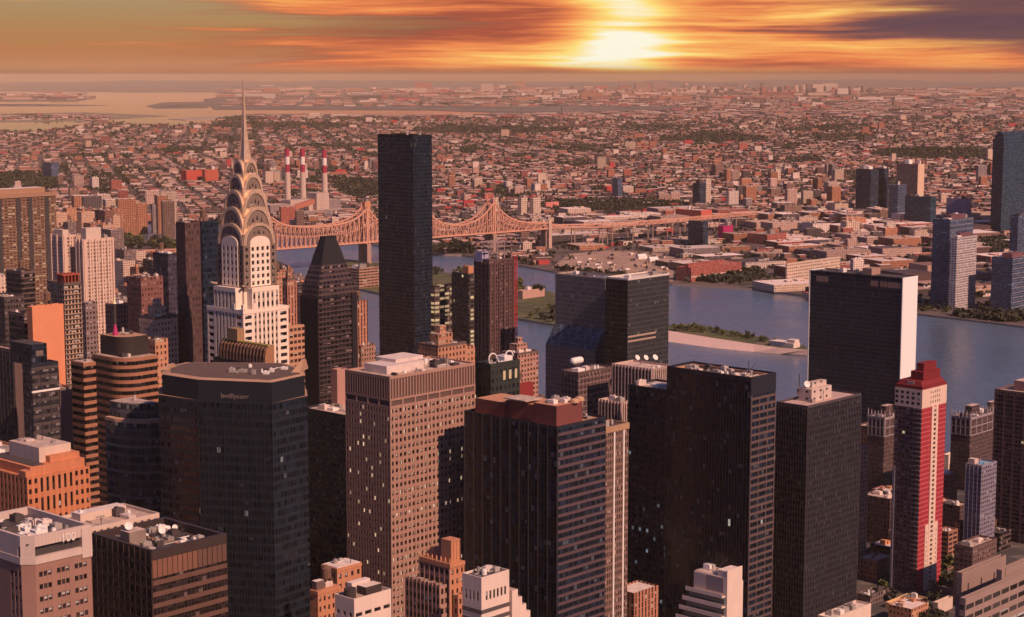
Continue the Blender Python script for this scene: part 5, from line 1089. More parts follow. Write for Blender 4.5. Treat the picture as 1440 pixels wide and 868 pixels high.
for x in tt_:
    q = MB()
    for sy in (-1, 1):
        for sx in (-2.5, 2.5): q.bar((x+sx, sy*BW, ZD-3), (x+sx*.6, sy*BW, ZD+62), 2.2)
        q.cyl(x, sy*BW, ZD+62, ZD+72, 1.6, .15, 6)
    for z in (20, 40, 58): q.bar((x, -BW, ZD+z), (x, BW, ZD+z), 1.8)
    q.build('truss_tower', BRM, br)
    q = MB(); q.box(x-4.5, -BW-4, -2, x+4.5, -BW+4, ZD-3); q.box(x-4.5, BW-4, -2, x+4.5, BW+4, ZD-3); q.box(x-4.4, -BW+4, ZD-9, x+4.4, BW-4, ZD-3.1); q.build('stone_pier', PIER, br)
# Queens approach: a shallower viaduct
A0 = P1+dv*tend; pts = [A0, gnd(858, 319, 34), gnd(960, 311, 30), gnd(1062, 301, 26)]
def viaduct(label, pts, zs, w, dep, pier_h=True):
    v = tag(empty('viaduct', (pts[0].x, pts[0].y, 0)), label, 'viaduct'); L0 = Vector((pts[0].x, pts[0].y, 0))
    q, r_ = MB(), MB(); n_p = 0
    for (a, za), (c, zc) in zip(zip(pts, zs), zip(pts[1:], zs[1:])):
        a, c = Vector((a.x, a.y, za))-L0, Vector((c.x, c.y, zc))-L0; d_ = (c-a); n = max(2, int(d_.length/22)); pr = d_.normalized(); s_ = Vector((-pr.y, pr.x, 0))*w/2
        q.quad([a-s_, c-s_, c+s_, a+s_]); q.quad([a-s_-Vector((0, 0, 2)), c-s_-Vector((0, 0, 2)), c-s_, a-s_]); q.quad([a+s_, c+s_, c+s_-Vector((0, 0, 2)), a+s_-Vector((0, 0, 2))])
        for i in range(n+1):
            p = a+(c-a)*i/n
            for sg in (-1, 1):
                b0 = p+s_*sg; r_.bar(b0, b0+Vector((0, 0, dep)), 1.0)
                if i < n:
                    e0 = a+(c-a)*(i+1)/n+s_*sg; up = Vector((0, 0, dep)); r_.bar(b0+up, e0+up, 1.3); r_.bar(b0, e0, 1.3)
                    r_.bar(b0, e0+up, .8)
            if i % 3 == 0 and n_p < 60:
                k = MB(); k.bar(p-s_*.8+Vector((0, 0, -2)), Vector(((p-s_*.8).x, (p-s_*.8).y, 0)), 2.0); k.bar(p+s_*.8+Vector((0, 0, -2)), Vector(((p+s_*.8).x, (p+s_*.8).y, 0)), 2.0); k.bar(p-s_*.8+Vector((0, 0, -3)), p+s_*.8+Vector((0, 0, -3)), 2.0); k.build('pier', PIER, v); n_p += 1
    q.build('deck', BRD, v); r_.build('truss', BRM, v)
viaduct('pale trestle viaduct carrying the bridge road inland across the far shore', pts, [ZD, 34, 30, 26], 15, 6)
B0 = P1+dv*T0; viaduct('pink railed approach ramp leading to the bridge from the near bank', [gnd(150, 360, 34), gnd(235, 358, 35), B0], [34, 36, ZD], 15, 7)
k = MB(); kp = A0+dv*4; kx = empty('stone_portal', (kp.x, kp.y, 0), ang); tag(kx, 'pale stone portal tower where the trusses end at the far shore', 'portal')
for sy in (-1, 1):
    k = MB(); k.box(-4, sy*BW-3, 0, 4, sy*BW+3, ZD+12); k.prism([(-4, sy*BW-3), (4, sy*BW-3), (4, sy*BW+3), (-4, sy*BW+3)], ZD+12, ZD+17, 0, 0, [(-1, sy*BW-1), (1, sy*BW-1), (1, sy*BW+1), (-1, sy*BW+1)]); k.build('pillar', wall('pale_portal_stone', (.48, .33, .26)), kx)

# ================================================================== FAR SHORE LANDMARKS
GPL = facade('plant_cladding', (.25, .19, .18), (.2, .15, .145), 4, 60, .1, 1, blind=0); GPL2 = facade('plant_cladding_pale', (.50, .37, .31), (.4, .3, .25), 4, 60, .1, 1, blind=0)
b = tower('power_station', 'sprawling grey power station of stacked boxes below three striped chimneys', 'power station', 366, 384, 482, 300, 4150)
simple(b, GPL, ROOF_L(), GPL2, n=14, seed=51, size=4, z1=b.h)
for i, (a0, a1, c0, c1, h, m_) in enumerate(((.0, .28, .2, 1.0, 18, GPL), (.30, .62, .3, 1.0, 26, GPL2), (.62, .80, .0, .8, 40, GPL2), (.82, .99, .1, .9, 22, GPL), (.12, .24, -.05, .19, 6, GPL2))):
    block(b, 'boiler_house', m_, b.w*a0, b.d*c0, b.h-1.2 if c0 >= 0 else 0, b.w*a1, b.d*c1, b.h+h, ROOF_L())
q = MB(); q.bar((b.w*.05, -6, 12), (b.w*.55, -4, b.h+22), 11); q.build('conveyor', wall('rust_conveyor', (.42, .15, .10)), b.o)
for px, py0, py1 in ((405, 277, 209), (426.5, 281, 209), (457, 283, 211)):
    g = gnd(px, 296, 0); Ds = g.y; zt, z0_ = at(px, py1, Ds).z, 0; sc_ = Ds/F
    o = tag(empty('smokestack', (g.x, g.y, 0)), {405: 'striped red and white chimney nearest the deco spire', 426.5: 'middle striped red and white chimney of the power station', 457: 'striped red and white chimney nearest the black monolith'}[px], 'chimney')
    q = MB(); r0, r1 = 4.6*sc_, 3.3*sc_; q.cyl(0, 0, 0, zt*.62, r0, r0*.85, 16); q.build('shaft', wall('chimney_concrete', (.56, .42, .34)), o)
    cols = [wall('chimney_red', (.36, .03, .07), .7, .1), wall('chimney_white', (.74, .64, .58), .7, .1)]
    for i, (k0_, k1_) in enumerate(((.62, .745), (.745, .87), (.87, 1.0))):
        q = MB(); q.cyl(0, 0, zt*k0_, zt*k1_, r1*1.03, r1, 16); q.build('painted_band', cols[i % 2], o)
BLG = facade('blue_tower_glass', (.085, .105, .16), (.032, .055, .105), 3.0, 3.4, .8, .65, 0, grough=.12, blind=.06); NVY = facade('navy_glass', (.032, .042, .068), (.016, .027, .05), 3, 3.6, .9, .7, 0, grough=.12, blind=.05)
TEAL = facade('teal_glass_tower', (.030, .056, .088), (.016, .040, .070), 3.2, 4.0, .95, .6, 0, grough=.12, blind=.04); WGR = facade('white_grid_apartments', (.55, .46, .44), (.07, .075, .09), 4.0, 3.4, .6, .58)
BRS = facade('brown_slab_far', (.22, .15, .13), (.09, .06, .06), 4, 3.6, .5, .5); RBF = facade('red_brick_far', (.34, .10, .08), (.24, .08, .07), 5, 4, .5, .5); CRF = facade('cream_far', (.62, .46, .36), (.12, .09, .08), 6, 5, .55, .5)
FAR = [
 ('skyscraper', 'tall rounded blue glass tower looming over the far shore at the picture edge', 1397, 1412, 1490, 186, 3791, TEAL, 'D', 3),
 ('apartment_tower', 'blue glass waterside tower with the lower white gridded one against it', 1312, 1336, 1369, 309, 2539, BLG, 'D', 5),
 ('apartment_tower', 'white gridded waterside apartment tower standing before its blue glass neighbour', 1336, 1346, 1374, 334, 2508, WGR, 'D', 4),
 ('apartment_tower', 'squat blue waterside block with a sunlit roof and pale side', 1395, 1424, 1450, 363, 2486, BLG, 'W', 4),
 ('apartment_tower', 'grey blue apartment tower partly cut by the picture edge behind the squat block', 1421, 1432, 1470, 303, 2824, BLG, 'L', 4),
 ('office_tower', 'dark navy far tower with a pale blue edge in the small inland cluster', 1204, 1225, 1236, 238, 4215, NVY, 'L', 3),
 ('office_tower', 'second navy far tower joined behind the pale edged one', 1228, 1244, 1250, 237, 4258, NVY, 'D', 2),
 ('office_tower', 'slim grey blue far tower between the navy pair and the brown slab', 1250, 1263, 1275, 260, 3973, BLG, 'L', 2),
 ('apartment_tower', 'brown far slab with one bright cream end wall in the inland cluster', 1261, 1291, 1300, 231, 4172, BRS, 'L', 3),
 ('office_tower', 'low wide teal glass block in front of the brown far slab', 1273, 1309, 1317, 277, 3844, TEAL, 'D', 4),
 ('office_building', 'pale lilac far block behind the blue waterside tower', 1331, 1361, 1366, 280, 4070, wall('lilac_far', (.33, .26, .32)), 'L', 2),
 ('warehouse', 'long brick red waterfront warehouse with a clerestory roof', 951, 972, 1043, 377, 2863, RBF, 'B', 0),
 ('factory', 'cream riverside factory with a grid of big square windows', 1105, 1107, 1182, 371, 2805, CRF, 'W', 8),
 ('office_tower', 'dark navy block alone among the low roofs right of the viaduct', 968, 989, 996, 312, 3445, NVY, 'D', 2),
 ('billboard_building', 'small block with a bright magenta wall among the low roofs', 1010, 1017, 1031, 318, 3626, wall('magenta_wall', (.40, .02, .12)), 'L', 1),
 ('warehouse', 'broad brick red block with a dark side behind the white roofed yards', 1051, 1079, 1106, 330, 3503, RBF, 'L', 4),
 ('warehouse', 'long low shed with a bright red roof edge beside the viaduct', 950, 986, 1001, 296, 4090, wall('red_shed', (.55, .12, .09)), 'W', 3),
 ('apartment_tower', 'cream far slab tower right of the bridge peak', 728, 733, 742, 278, 4236, CRF, 'L', 1),
 ('apartment_tower', 'pair half of brown and cream far slab towers behind the bridge', 745, 750, 760, 279, 4236, CRF, 'L', 1),
 ('warehouse', 'white shed with a red stripe behind the bridge truss end', 765, 768, 786, 285, 4440, wall('red_stripe_shed', (.6, .2, .17)), 'W', 2),
 ('office_tower', 'lone blue grey far tower in the middle of the sprawl', 861, 869, 875, 251, 4884, BLG, 'D', 1),
 ('apartment_tower', 'grey far tower with pale base in the sprawl right of the lone blue one', 974, 984, 993, 258, 4464, NVY, 'D', 2),
 ('apartment_tower', 'cream far tower beside the grey one in the sprawl', 990, 993, 1000, 252, 4587, CRF, 'L', 1),
 ('apartment_building', 'bright scarlet brick estate far off left of the deco spire', 254, 262, 285, 240, 5610, wall('scarlet_brick', (.46, .07, .05)), 'L', 3),
 ('apartment_building', 'red brick estate just beside the scarlet one far off', 284, 288, 307, 239, 5610, wall('vermilion_brick', (.42, .095, .06)), 'L', 3),
 ('apartment_tower', 'grey far tower standing alone in the sprawl near the picture edge', 60, 72, 83, 229, 5687, BLG, 'D', 1),
 ('hospital', 'banded orange building stepping along the river island by the bridge', 488, 505, 534, 378, 2768, facade('island_bands', (.42, .22, .15), (.06, .04, .04), 8, 4.5, .9, .5), 'L', 4),
 ('brick_building', 'low pinkish island pavilion beside round trees at the island tip', 727, 735, 766, 409, 2636, wall('pavilion_pink', (.48, .28, .22)), 'L', 2),
 ('apartment_tower', 'blocky orange tower behind the left peak of the bridge', 508, 513, 521, 284, 4070, wall('orange_far', (.56, .24, .12)), 'L', 1),
 ('apartment_tower', 'cream tower directly behind the right peak of the bridge', 690, 693, 701, 279, 4172, CRF, 'L', 1),
]
for i, (nm, lab, xl, xc, xr, yt, D_, fm, rf, n) in enumerate(FAR):
    b = tower(nm, lab, nm.replace('_', ' '), xl, xc, xr, yt, D_)
    if nm == 'skyscraper':
        zt = b.h; rc = 6
        q = MB(); q.box(0, 0, 0, b.w, b.d, zt-14, 0, fit=(3.2, 4)); q.box(3, 3, zt-13.99, b.w-3, b.d-2, zt-5, 0, fit=(3.2, 4)); q.box(6, 6, zt-4.99, b.w-6, b.d-6, zt); fins(q, 'L', 0, b.d, 0, 0, zt-14, b.d/5, .5, .4, 1); q.build('wall', [fm, TRIM_D], b.o); continue
    simple(b, fm, {'D': ROOF_D(), 'L': ROOF_L(), 'W': ROOF_W(), 'B': wall('brick_roof', (.36, .14, .10))}[rf], None, n=n, seed=400+i, size=1.0+D_/2500)
    if rf == 'B':
        q = MB(); q.box(b.w*.05, b.d*.35, b.h-1.2, b.w*.75, b.d*.65, b.h+5); q.build('clerestory', RBF, b.o); q = MB(); q.box(0, -.6, b.h*.30, b.w, -.003, b.h*.38); q.build('stone_band', CREAM, b.o)
    if i == 8: q = MB(); q.box(0, -.4, 0, b.w, -.003, b.h); q.build('end_wall', wall('bright_cream', (.66, .46, .32)), b.o)
    if nm == 'apartment_tower' and D_ < 2600: q = MB(); bands(q, 'R', 0, b.w, 0, 0, b.h-2, 6.8, .5, .5); q.build('balcony_band', wall('pale_slab_edge', (.35, .30, .33)), b.o); block(b, 'penthouse', wall('maroon_hut', (.16, .07, .08)), b.w*.2, b.d*.2, b.h-1.2, b.w*.8, b.d*.7, b.h+5)

# ================================================================== THE SPRAWL: blocks of low buildings on a street grid
RG = np.random.default_rng(7)
shx, shy = np.array([p[0] for p in QSH], float), np.array([p[1] for p in QSH], float)
bx_, by_ = np.array([-400, 60, 105, 160, 240, 300, 340, 430, 560, 700, 880, 960, 961, 3000.]), np.array([187, 185, 178, 173, 178, 171, 162, 161.5, 163, 161, 157, 153, 123, 123.])
PARKS = [(505, 266, 34, 13), (860, 291, 110, 9), (215, 344, 46, 12), (25, 258, 60, 14), (400, 178, 110, 4), (690, 184, 110, 5), (1000, 196, 80, 5), (1320, 217, 95, 8), (1015, 388, 60, 10), (720, 376, 40, 6), (1400, 345, 20, 10), (1390, 448, 90, 5), (640, 352, 34, 7), (1150, 440, 70, 8)]
def proj_np(x, y, z):
    zc = y*CT-(z-EYE)*ST; yc = y*ST+(z-EYE)*CT
    return W/2+F*x/zc, HT/2-F*yc/zc
def on_queens(x, y):
    px, py = proj_np(x, y, 0.0)
    return ((py < np.interp(px, shx, shy)-2.5) & (py > np.interp(px, bx_, by_)) & (px > -60) & (px < 1500)) | ((px > 318) & (px < 962) & (py < 149.5) & (py > 118)) | ((px > -50) & (px < 120) & (py > 133) & (py < 141)) | ((px > -50) & (px < 150) & (py > 162) & (py < 169))
def in_park(px, py):
    m = np.zeros_like(px, bool)
    for (a, c, ra, rc) in PARKS: m |= ((px-a)/ra)**2+((py-c)/rc)**2 < 1
    return m
rows = []   # x, y, half w, half d, height, rotation, kind
def fill(y0, y1, lot, bw, bl, street, ang_, keep, hmean):
    """street blocks of bw x bl metres cut into lots"""
    ca, sa = math.cos(ang_), math.sin(ang_); R_ = y1*1.1; us = np.arange(-R_, R_, bw+street); vs = np.arange(-R_, R_, bl+street)
    nl, nr = max(1, int(bl/lot)), max(1, int(round(bw/(lot*1.9))))
    U, V = np.meshgrid(us, vs); U, V = U.ravel(), V.ravel(); cx, cy2 = U*ca-V*sa, U*sa+V*ca
    ok = (cy2 > y0-200) & (cy2 < y1+200) & (np.abs(cx) < cy2*.32+300); U, V = U[ok], V[ok]
    typ = RG.random(len(U)); out = []
    for i in range(nr):
        for j in range(nl):
            ju, jv = RG.uniform(-.12, .12, len(U))*lot, RG.uniform(-.1, .1, len(U))*lot
            u, v = U+(i+.5)*bw/nr+ju, V+(j+.5)*bl/nl+jv; x, y = u*ca-v*sa, u*sa+v*ca
            hw = bw/nr*RG.uniform(.28, .47, len(U)); hd = bl/nl*RG.uniform(.32, .5, len(U)); h = hmean*RG.lognormal(0, .33, len(U))
            big = RG.random(len(U)) < .02; h = np.where(big, h*RG.uniform(2, 4.5, len(U)), h); long_ = RG.random(len(U)) < .25; hw = np.where(long_, hw*RG.uniform(1.05, 1.5, len(U)), hw)
            px, py = proj_np(x, y, 0.0)
            k = on_queens(x, y) & (y >= y0) & (y < y1) & (RG.random(len(U)) < keep) & ~(in_park(px, py) & (RG.random(len(U)) < .93))
            out.append(np.stack([x, y, hw, hd, h, np.full(len(U), ang_), typ], 1)[k])
    return np.concatenate(out)
S1 = fill(2300, 4200, 13, 52, 120, 17, .42, .88, 6.5); S2 = fill(4200, 7500, 14.5, 62, 130, 20, .26, .86, 5.2); S3 = fill(7500, 13500, 24, 100, 200, 30, .15, .82, 5.5); S4 = fill(13500, 24000, 75, 260, 420, 70, .1, .78, 9); S5 = fill(24000, 46000, 170, 420, 900, 110, .1, .6, 24)
# yards and workshops of the near shore are broad and low
def clash(A, D0): return A
BG_ = fill(2500, 4300, 62, 95, 190, 20, .42, .62, 12)
pxb, pyb = proj_np(BG_[:, 0], BG_[:, 1], 0.0); BG_[:, 4] = np.minimum(BG_[:, 4], 17); BG_ = BG_[(pxb > 780) & (pyb < 420) & (pyb > 300)]
px1, py1 = proj_np(S1[:, 0], S1[:, 1], 0.0); S1 = S1[~((px1 > 780) & (py1 > 300) & (RG.random(len(S1)) < .75)) & ~((px1 > 765) & (px1 < 950) & (py1 > 352) & (py1 < 400))]
pxb, pyb = proj_np(BG_[:, 0], BG_[:, 1], 0.0); BG_ = BG_[~((pxb > 765) & (pxb < 950) & (pyb > 352) & (pyb < 400))]
ALLB = np.concatenate([S1, BG_, S2, S3, S4, S5])
# towers of housing estates and downtown blocks
EST = []
for (px0, px1_, py0, py1_, n, h0, h1, w0) in ((375, 400, 245, 262, 10, 35, 50, 14), (375, 530, 232, 246, 26, 26, 36, 11), (100, 240, 315, 335, 14, 45, 85, 16), (1000, 1200, 240, 300, 34, 18, 46, 13), (0, 250, 262, 310, 12, 20, 40, 13), (960, 1230, 121, 136, 55, 60, 140, 40), (480, 950, 126, 140, 40, 40, 90, 40), (1040, 1200, 300, 330, 16, 18, 34, 20), (1180, 1300, 300, 345, 18, 15, 30, 22), (640, 900, 262, 285, 16, 16, 28, 13), (40, 330, 205, 240, 18, 18, 32, 12)):
    for _ in range(n):
        g = gnd(RG.uniform(px0, px1_), RG.uniform(py0, py1_)); EST.append([g.x, g.y, w0*RG.uniform(.6, 1.2), w0*RG.uniform(.5, 1.1), RG.uniform(h0, h1), RG.choice([.42, .3]), RG.random()])
ALLB = np.concatenate([ALLB, np.array(EST)])
# the three hundred that show largest stand by themselves
HERO = [(o.location.x, o.location.y) for o in C.objects if o.parent is None and o.get('category') and o.location.y > 2200]
hx_, hy_ = np.array([p[0] for p in HERO]), np.array([p[1] for p in HERO])
px_, py_2 = proj_np(ALLB[:, 0], ALLB[:, 1], 0.0)
ksh = np.ones(len(ALLB), bool)
for a, c in HERO: ksh &= (np.hypot(ALLB[:, 0]-a-18, ALLB[:, 1]-c-28) > 52) | (ALLB[:, 1] > 6000)
# keep the bridge and its viaduct clear
for a, c in zip([P1+dv*T0]+pts[:-1]+[gnd(150, 360, 0)], [A0]+pts[1:]+[P1+dv*T0]):
    A_, C_ = np.array([a.x, a.y]), np.array([c.x, c.y]); L2 = ((C_-A_)**2).sum(); tq = np.clip(((ALLB[:, 0]-A_[0])*(C_[0]-A_[0])+(ALLB[:, 1]-A_[1])*(C_[1]-A_[1]))/L2, 0, 1)
    ksh &= np.hypot(ALLB[:, 0]-A_[0]-tq*(C_[0]-A_[0]), ALLB[:, 1]-A_[1]-tq*(C_[1]-A_[1])) > 26
ALLB = ALLB[ksh]; px_, py_2 = proj_np(ALLB[:, 0], ALLB[:, 1], ALLB[:, 4])
area = (ALLB[:, 2]+ALLB[:, 3])*(ALLB[:, 4]+330*ALLB[:, 3]/ALLB[:, 1])/ALLB[:, 1]**2
COVER = [(-10, 78, 268, 500), (71, 160, 330, 500), (178, 250, 357, 500), (247, 307, 312, 500), (300, 378, 225, 500), (423, 500, 340, 500), (530, 608, 186, 500), (1138, 1292, 380, 600), (667, 727, 345, 500), (780, 942, 388, 500), (1397, 1440, 186, 330), (1312, 1374, 310, 440)]
hid = np.zeros(len(ALLB), bool)
for x0, x1, y0_, y1_ in COVER: hid |= (px_ > x0) & (px_ < x1) & (py_2 > y0_) & (py_2 < y1_)
inv = (px_ > 4) & (px_ < 1436) & ~hid
order = np.argsort(-np.where(inv, area, 0)); solo = order[:292]; rest = np.setdiff1d(np.arange(len(ALLB)), solo)
def cmul(c, k): return tuple(min(.85, v*k) for v in c)
PAL = [('orange brick', (.40, .17, .10)), ('red brick', (.34, .10, .075)), ('brown', (.22, .13, .105)), ('cream', (.56, .40, .31)), ('pale pink', (.48, .31, .26)), ('white walled', (.66, .52, .45)), ('dark', (.09, .065, .07)), ('grey', (.24, .19, .19))]
RPAL = [('white roofed', (.70, .55, .48)), ('tan roofed', (.46, .31, .24)), ('dark roofed', (.11, .08, .08))]
WM = [facade('sprawl_'+n.replace(' ', '_'), c, cmul(c, .28), 4.5, 3.6, .5, .5, var=.25, blind=.1) for n, c in PAL]; RM = [wall('sprawl_'+n.replace(' ', '_'), c, .9, .3, .25, sc=.08) for n, c in RPAL]
def put_box(q, x, y, hw, hd, h, a, mi, mt, z0=0.0):
    ca, sa = math.cos(a), math.sin(a); P = [(x+u*hw*ca-v*hd*sa, y+u*hw*sa+v*hd*ca) for u, v in ((-1, -1), (1, -1), (1, 1), (-1, 1))]; q.prism(P, z0, h, mi, mt)
for n_i, i in enumerate(solo):
    x, y, hw, hd, h, a, _ = ALLB[i]; w_i = int(RG.choice(8, p=[.17, .13, .12, .18, .14, .12, .06, .08])); r_i = int(RG.choice(3, p=[.55, .28, .17])); q = MB(); put_box(q, 0, 0, hw, hd, h, 0, 0, 1)
    for k in range(int(RG.integers(1, 4))): put_box(q, RG.uniform(-.6, .6)*hw, RG.uniform(-.6, .6)*hd, RG.uniform(.08, .2)*hw, RG.uniform(.08, .25)*hd, h+RG.uniform(1.5, 3.5), 0, 0, 1, h-.01)
    tall = h > 28; nm = 'apartment_tower' if tall else 'low_building'
    o = q.build(nm, [WM[w_i], RM[r_i]]); o.location = (x, y, 0); o.rotation_euler = (0, 0, a)
    tag(o, f"{'tall' if tall else 'low'} {PAL[w_i][0]} {RPAL[r_i][0]} {'block' if tall else 'building'} in the distant sprawl across the river", 'apartment tower' if tall else 'low building', f"{PAL[w_i][0]} {RPAL[r_i][0]} {'blocks' if tall else 'buildings'} of the far sprawl")

def boxes_mesh(name, B, mats, extra=None):
    n = len(B); ca, sa = np.cos(B[:, 5]), np.sin(B[:, 5]); v = np.zeros((n, 8, 3))
    for k, (u, w_) in enumerate(((-1, -1), (1, -1), (1, 1), (-1, 1))):
        X = u*B[:, 2]; Y = w_*B[:, 3]
        for t_ in (0, 1): v[:, k+4*t_, 0] = B[:, 0]+X*ca-Y*sa; v[:, k+4*t_, 1] = B[:, 1]+X*sa+Y*ca; v[:, k+4*t_, 2] = B[:, 4] if t_ else 0
    fq = np.array([[0, 1, 5, 4], [1, 2, 6, 5], [2, 3, 7, 6], [3, 0, 4, 7], [4, 5, 6, 7]]); f = (np.arange(n)*8)[:, None, None]+fq[None]
    me = bpy.data.meshes.new(name); me.vertices.add(n*8); me.vertices.foreach_set('co', v.ravel()); me.loops.add(n*20); me.loops.foreach_set('vertex_index', f.ravel().astype(np.int32))
    me.polygons.add(n*5); me.polygons.foreach_set('loop_start', np.arange(n*5, dtype=np.int32)*4); me.polygons.foreach_set('loop_total', np.full(n*5, 4, np.int32)); me.polygons.foreach_set('material_index', np.tile([0, 0, 0, 0, 1], n).astype(np.int32))
    uv = np.zeros((n, 5, 4, 2)); lw, ld, h = B[:, 2]*2, B[:, 3]*2, B[:, 4]
    for k in range(4):
        L = lw if k % 2 == 0 else ld; uv[:, k, 1, 0] = L; uv[:, k, 2, 0] = L; uv[:, k, 2, 1] = h; uv[:, k, 3, 1] = h
    me.uv_layers.new(name='UVMap').data.foreach_set('uv', uv.ravel())
    for m_ in mats: me.materials.append(m_)
    me.polygons.foreach_set('use_smooth', np.zeros(n*5, bool)); me.update(); me.validate(); o = bpy.data.objects.new(name, me); C.objects.link(o); return o
def island_mat(name, stops, win=None):
    m, tt, p = base_mat(name); g = tt.new('ShaderNodeNewGeometry'); c = tt.ramp(g.outputs['Random Per Island'], stops, 'CONSTANT')
    if win:
        uv = tt.new('ShaderNodeUVMap'); sp = tt.new('ShaderNodeSeparateXYZ'); tt.l.new(uv.outputs[0], sp.inputs[0])
        mk = tt.m('MULTIPLY', tt.m('LESS_THAN', tt.m('FRACT', tt.m('DIVIDE', sp.outputs[0], 4.5)), .48), tt.m('LESS_THAN', tt.m('FRACT', tt.m('DIVIDE', sp.outputs[1], 3.5)), .5)); c = tt.mix(tt.m('MULTIPLY', mk, .72), c, (.05, .035, .035))
    else:
        tc = tt.new('ShaderNodeTexCoord'); n_ = tt.noise(tc.outputs['Object'], .15, 3, .6); k = tt.m('ADD', tt.m('MULTIPLY', n_, .7), .65); c = tt.mix(1.0, c, tt.comb(k, k, k), 'MULTIPLY')
    tt.l.new(c, p.inputs['Base Color']); p.inputs['Roughness'].default_value = .88; return m
wst = [(0, (.34, .12, .075)), (.12, (.10, .05, .05)), (.30, (.50, .31, .235)), (.42, (.25, .07, .06)), (.50, (.24, .125, .10)), (.62, (.70, .53, .45)), (.76, (.40, .15, .09)), (.82, (.06, .04, .046)), (.92, (.60, .42, .33)), (.97, (.48, .045, .05))]
rst = [(0, (.56, .39, .32)), (.16, (.06, .04, .046)), (.32, (.22, .12, .10)), (.44, (.80, .64, .56)), (.62, (.09, .055, .058)), (.78, (.40, .23, .185)), (.86, (.04, .03, .036)), (.96, (.40, .06, .055))]
tag(boxes_mesh('sprawl_rooftops', ALLB[rest], [island_mat('sprawl_walls', wst, True), island_mat('sprawl_roofs', rst)]), kind='stuff')

# ================================================================== TREES
def leaf_mat(name, c1, c2):
    m, tt, p = base_mat(name); g = tt.new('ShaderNodeNewGeometry'); tt.l.new(tt.mix(g.outputs['Random Per Island'], c1, c2), p.inputs['Base Color']); p.inputs['Roughness'].default_value = .75; return m
LEAF = leaf_mat('broad_leaves', (.018, .019, .011), (.050, .046, .022)); LEAFY = leaf_mat('bright_leaves', (.06, .075, .018), (.15, .15, .035)); BARK = wall('bark', (.09, .06, .045), .95, .3)
def tufts(pts, rad, r, per):
    """leaf clumps: small tilted quads scattered through round volumes"""
    n = len(pts)*per; c = np.repeat(pts, per, 0); R_ = np.repeat(rad, per)
    d = r.normal(size=(n, 3)); d /= np.linalg.norm(d, axis=1)[:, None]; d *= (r.random(n)**.4)[:, None]; c = c+d*R_[:, None]*np.array([1, 1, .8])
    a = r.normal(size=(n, 3)); a /= np.linalg.norm(a, axis=1)[:, None]; b_ = np.cross(a, r.normal(size=(n, 3))); b_ /= np.linalg.norm(b_, axis=1)[:, None]; s_ = (R_*r.uniform(.22, .5, n))[:, None]
    return np.stack([c-a*s_-b_*s_, c+a*s_-b_*s_*.8, c+a*s_*.8+b_*s_, c-a*s_+b_*s_*.9], 1)
def quads_mesh(name, Q, mat):
    n = len(Q); me = bpy.data.meshes.new(name); me.vertices.add(n*4); me.vertices.foreach_set('co', Q.ravel()); me.loops.add(n*4); me.loops.foreach_set('vertex_index', np.arange(n*4, dtype=np.int32)); me.polygons.add(n); me.polygons.foreach_set('loop_start', np.arange(n, dtype=np.int32)*4); me.polygons.foreach_set('loop_total', np.full(n, 4, np.int32)); me.materials.append(mat); me.update(); return me
tp = []
for (a, c, ra, rc) in PARKS:
    for _ in range(int(min(900, ra*rc*1.1))):
        t_, k = RG.uniform(0, 2*math.pi), math.sqrt(RG.random()); g = gnd(a+ra*k*math.cos(t_), c+rc*k*math.sin(t_)); tp.append((g.x, g.y))
for _ in range(55):
    a, c = RG.uniform(0, 1440), 130+RG.random()**.8*150; ra, rc = RG.uniform(12, 55), RG.uniform(.9, 3.2)*(c-100)/60
    for _ in range(int(min(240, ra*rc*1.6))):
        t_, k = RG.uniform(0, 2*math.pi), math.sqrt(RG.random()); g = gnd(a+ra*k*math.cos(t_), max(127, c+rc*k*math.sin(t_))); tp.append((g.x, g.y))
tp = np.array(tp); n_s = 13000
ys = 2500+(RG.random(n_s)**1.15)*11500; xs = RG.uniform(-.32, .32, n_s)*ys; street = np.stack([xs, ys], 1)
tp = np.concatenate([tp, street]); tp = tp[on_queens(tp[:, 0], tp[:, 1])]
ppx, ppy = proj_np(tp[:, 0], tp[:, 1], 0); tp = tp[~((ppx > 780) & (ppx < 945) & (ppy > 354) & (RG.random(len(tp)) < .9))]
rad = RG.uniform(3.0, 6.6, len(tp))*(1+np.clip(tp[:, 1]-4000, 0, 9000)/8000)
tag((lambda me: (lambda o: (C.objects.link(o), o)[1])(bpy.data.objects.new('far_treetops', me)))(quads_mesh('far_treetops', tufts(np.stack([tp[:, 0], tp[:, 1], rad*.9], 1), rad, RG, 11), LEAF)), kind='stuff')
protos = []
for k in range(4):
    r = np.random.default_rng(50+k); cl_ = r.normal(size=(11, 3))*np.array([.5, .5, .35])+np.array([0, 0, 1.45]); me = quads_mesh('crown', tufts(cl_, r.uniform(.3, .6, 11), r, 34), LEAFY if k % 2 else LEAF)
    q = MB(); q.cyl(0, 0, 0, 1.2, .10, .06, 7)
    for a_ in range(4): q.bar((0, 0, .7), (.4*math.cos(a_*1.6+k), .4*math.sin(a_*1.6+k), 1.3), .05)
    tr = q.build('trunk', BARK); protos.append((me, tr.data)); bpy.data.objects.remove(tr)
def tree(px, py, hpx, k, label, group, z=0.0):
    g = gnd(px, py, z); h = hpx*g.y/F; o = tag(empty('tree', (g.x, g.y, z), random.random()*6), label, 'tree', group); o.scale = (h/2.0,)*3
    for nm, me in zip(('crown', 'trunk'), protos[k]): c = bpy.data.objects.new(nm, me); C.objects.link(c); c.parent = o
random.seed(5)
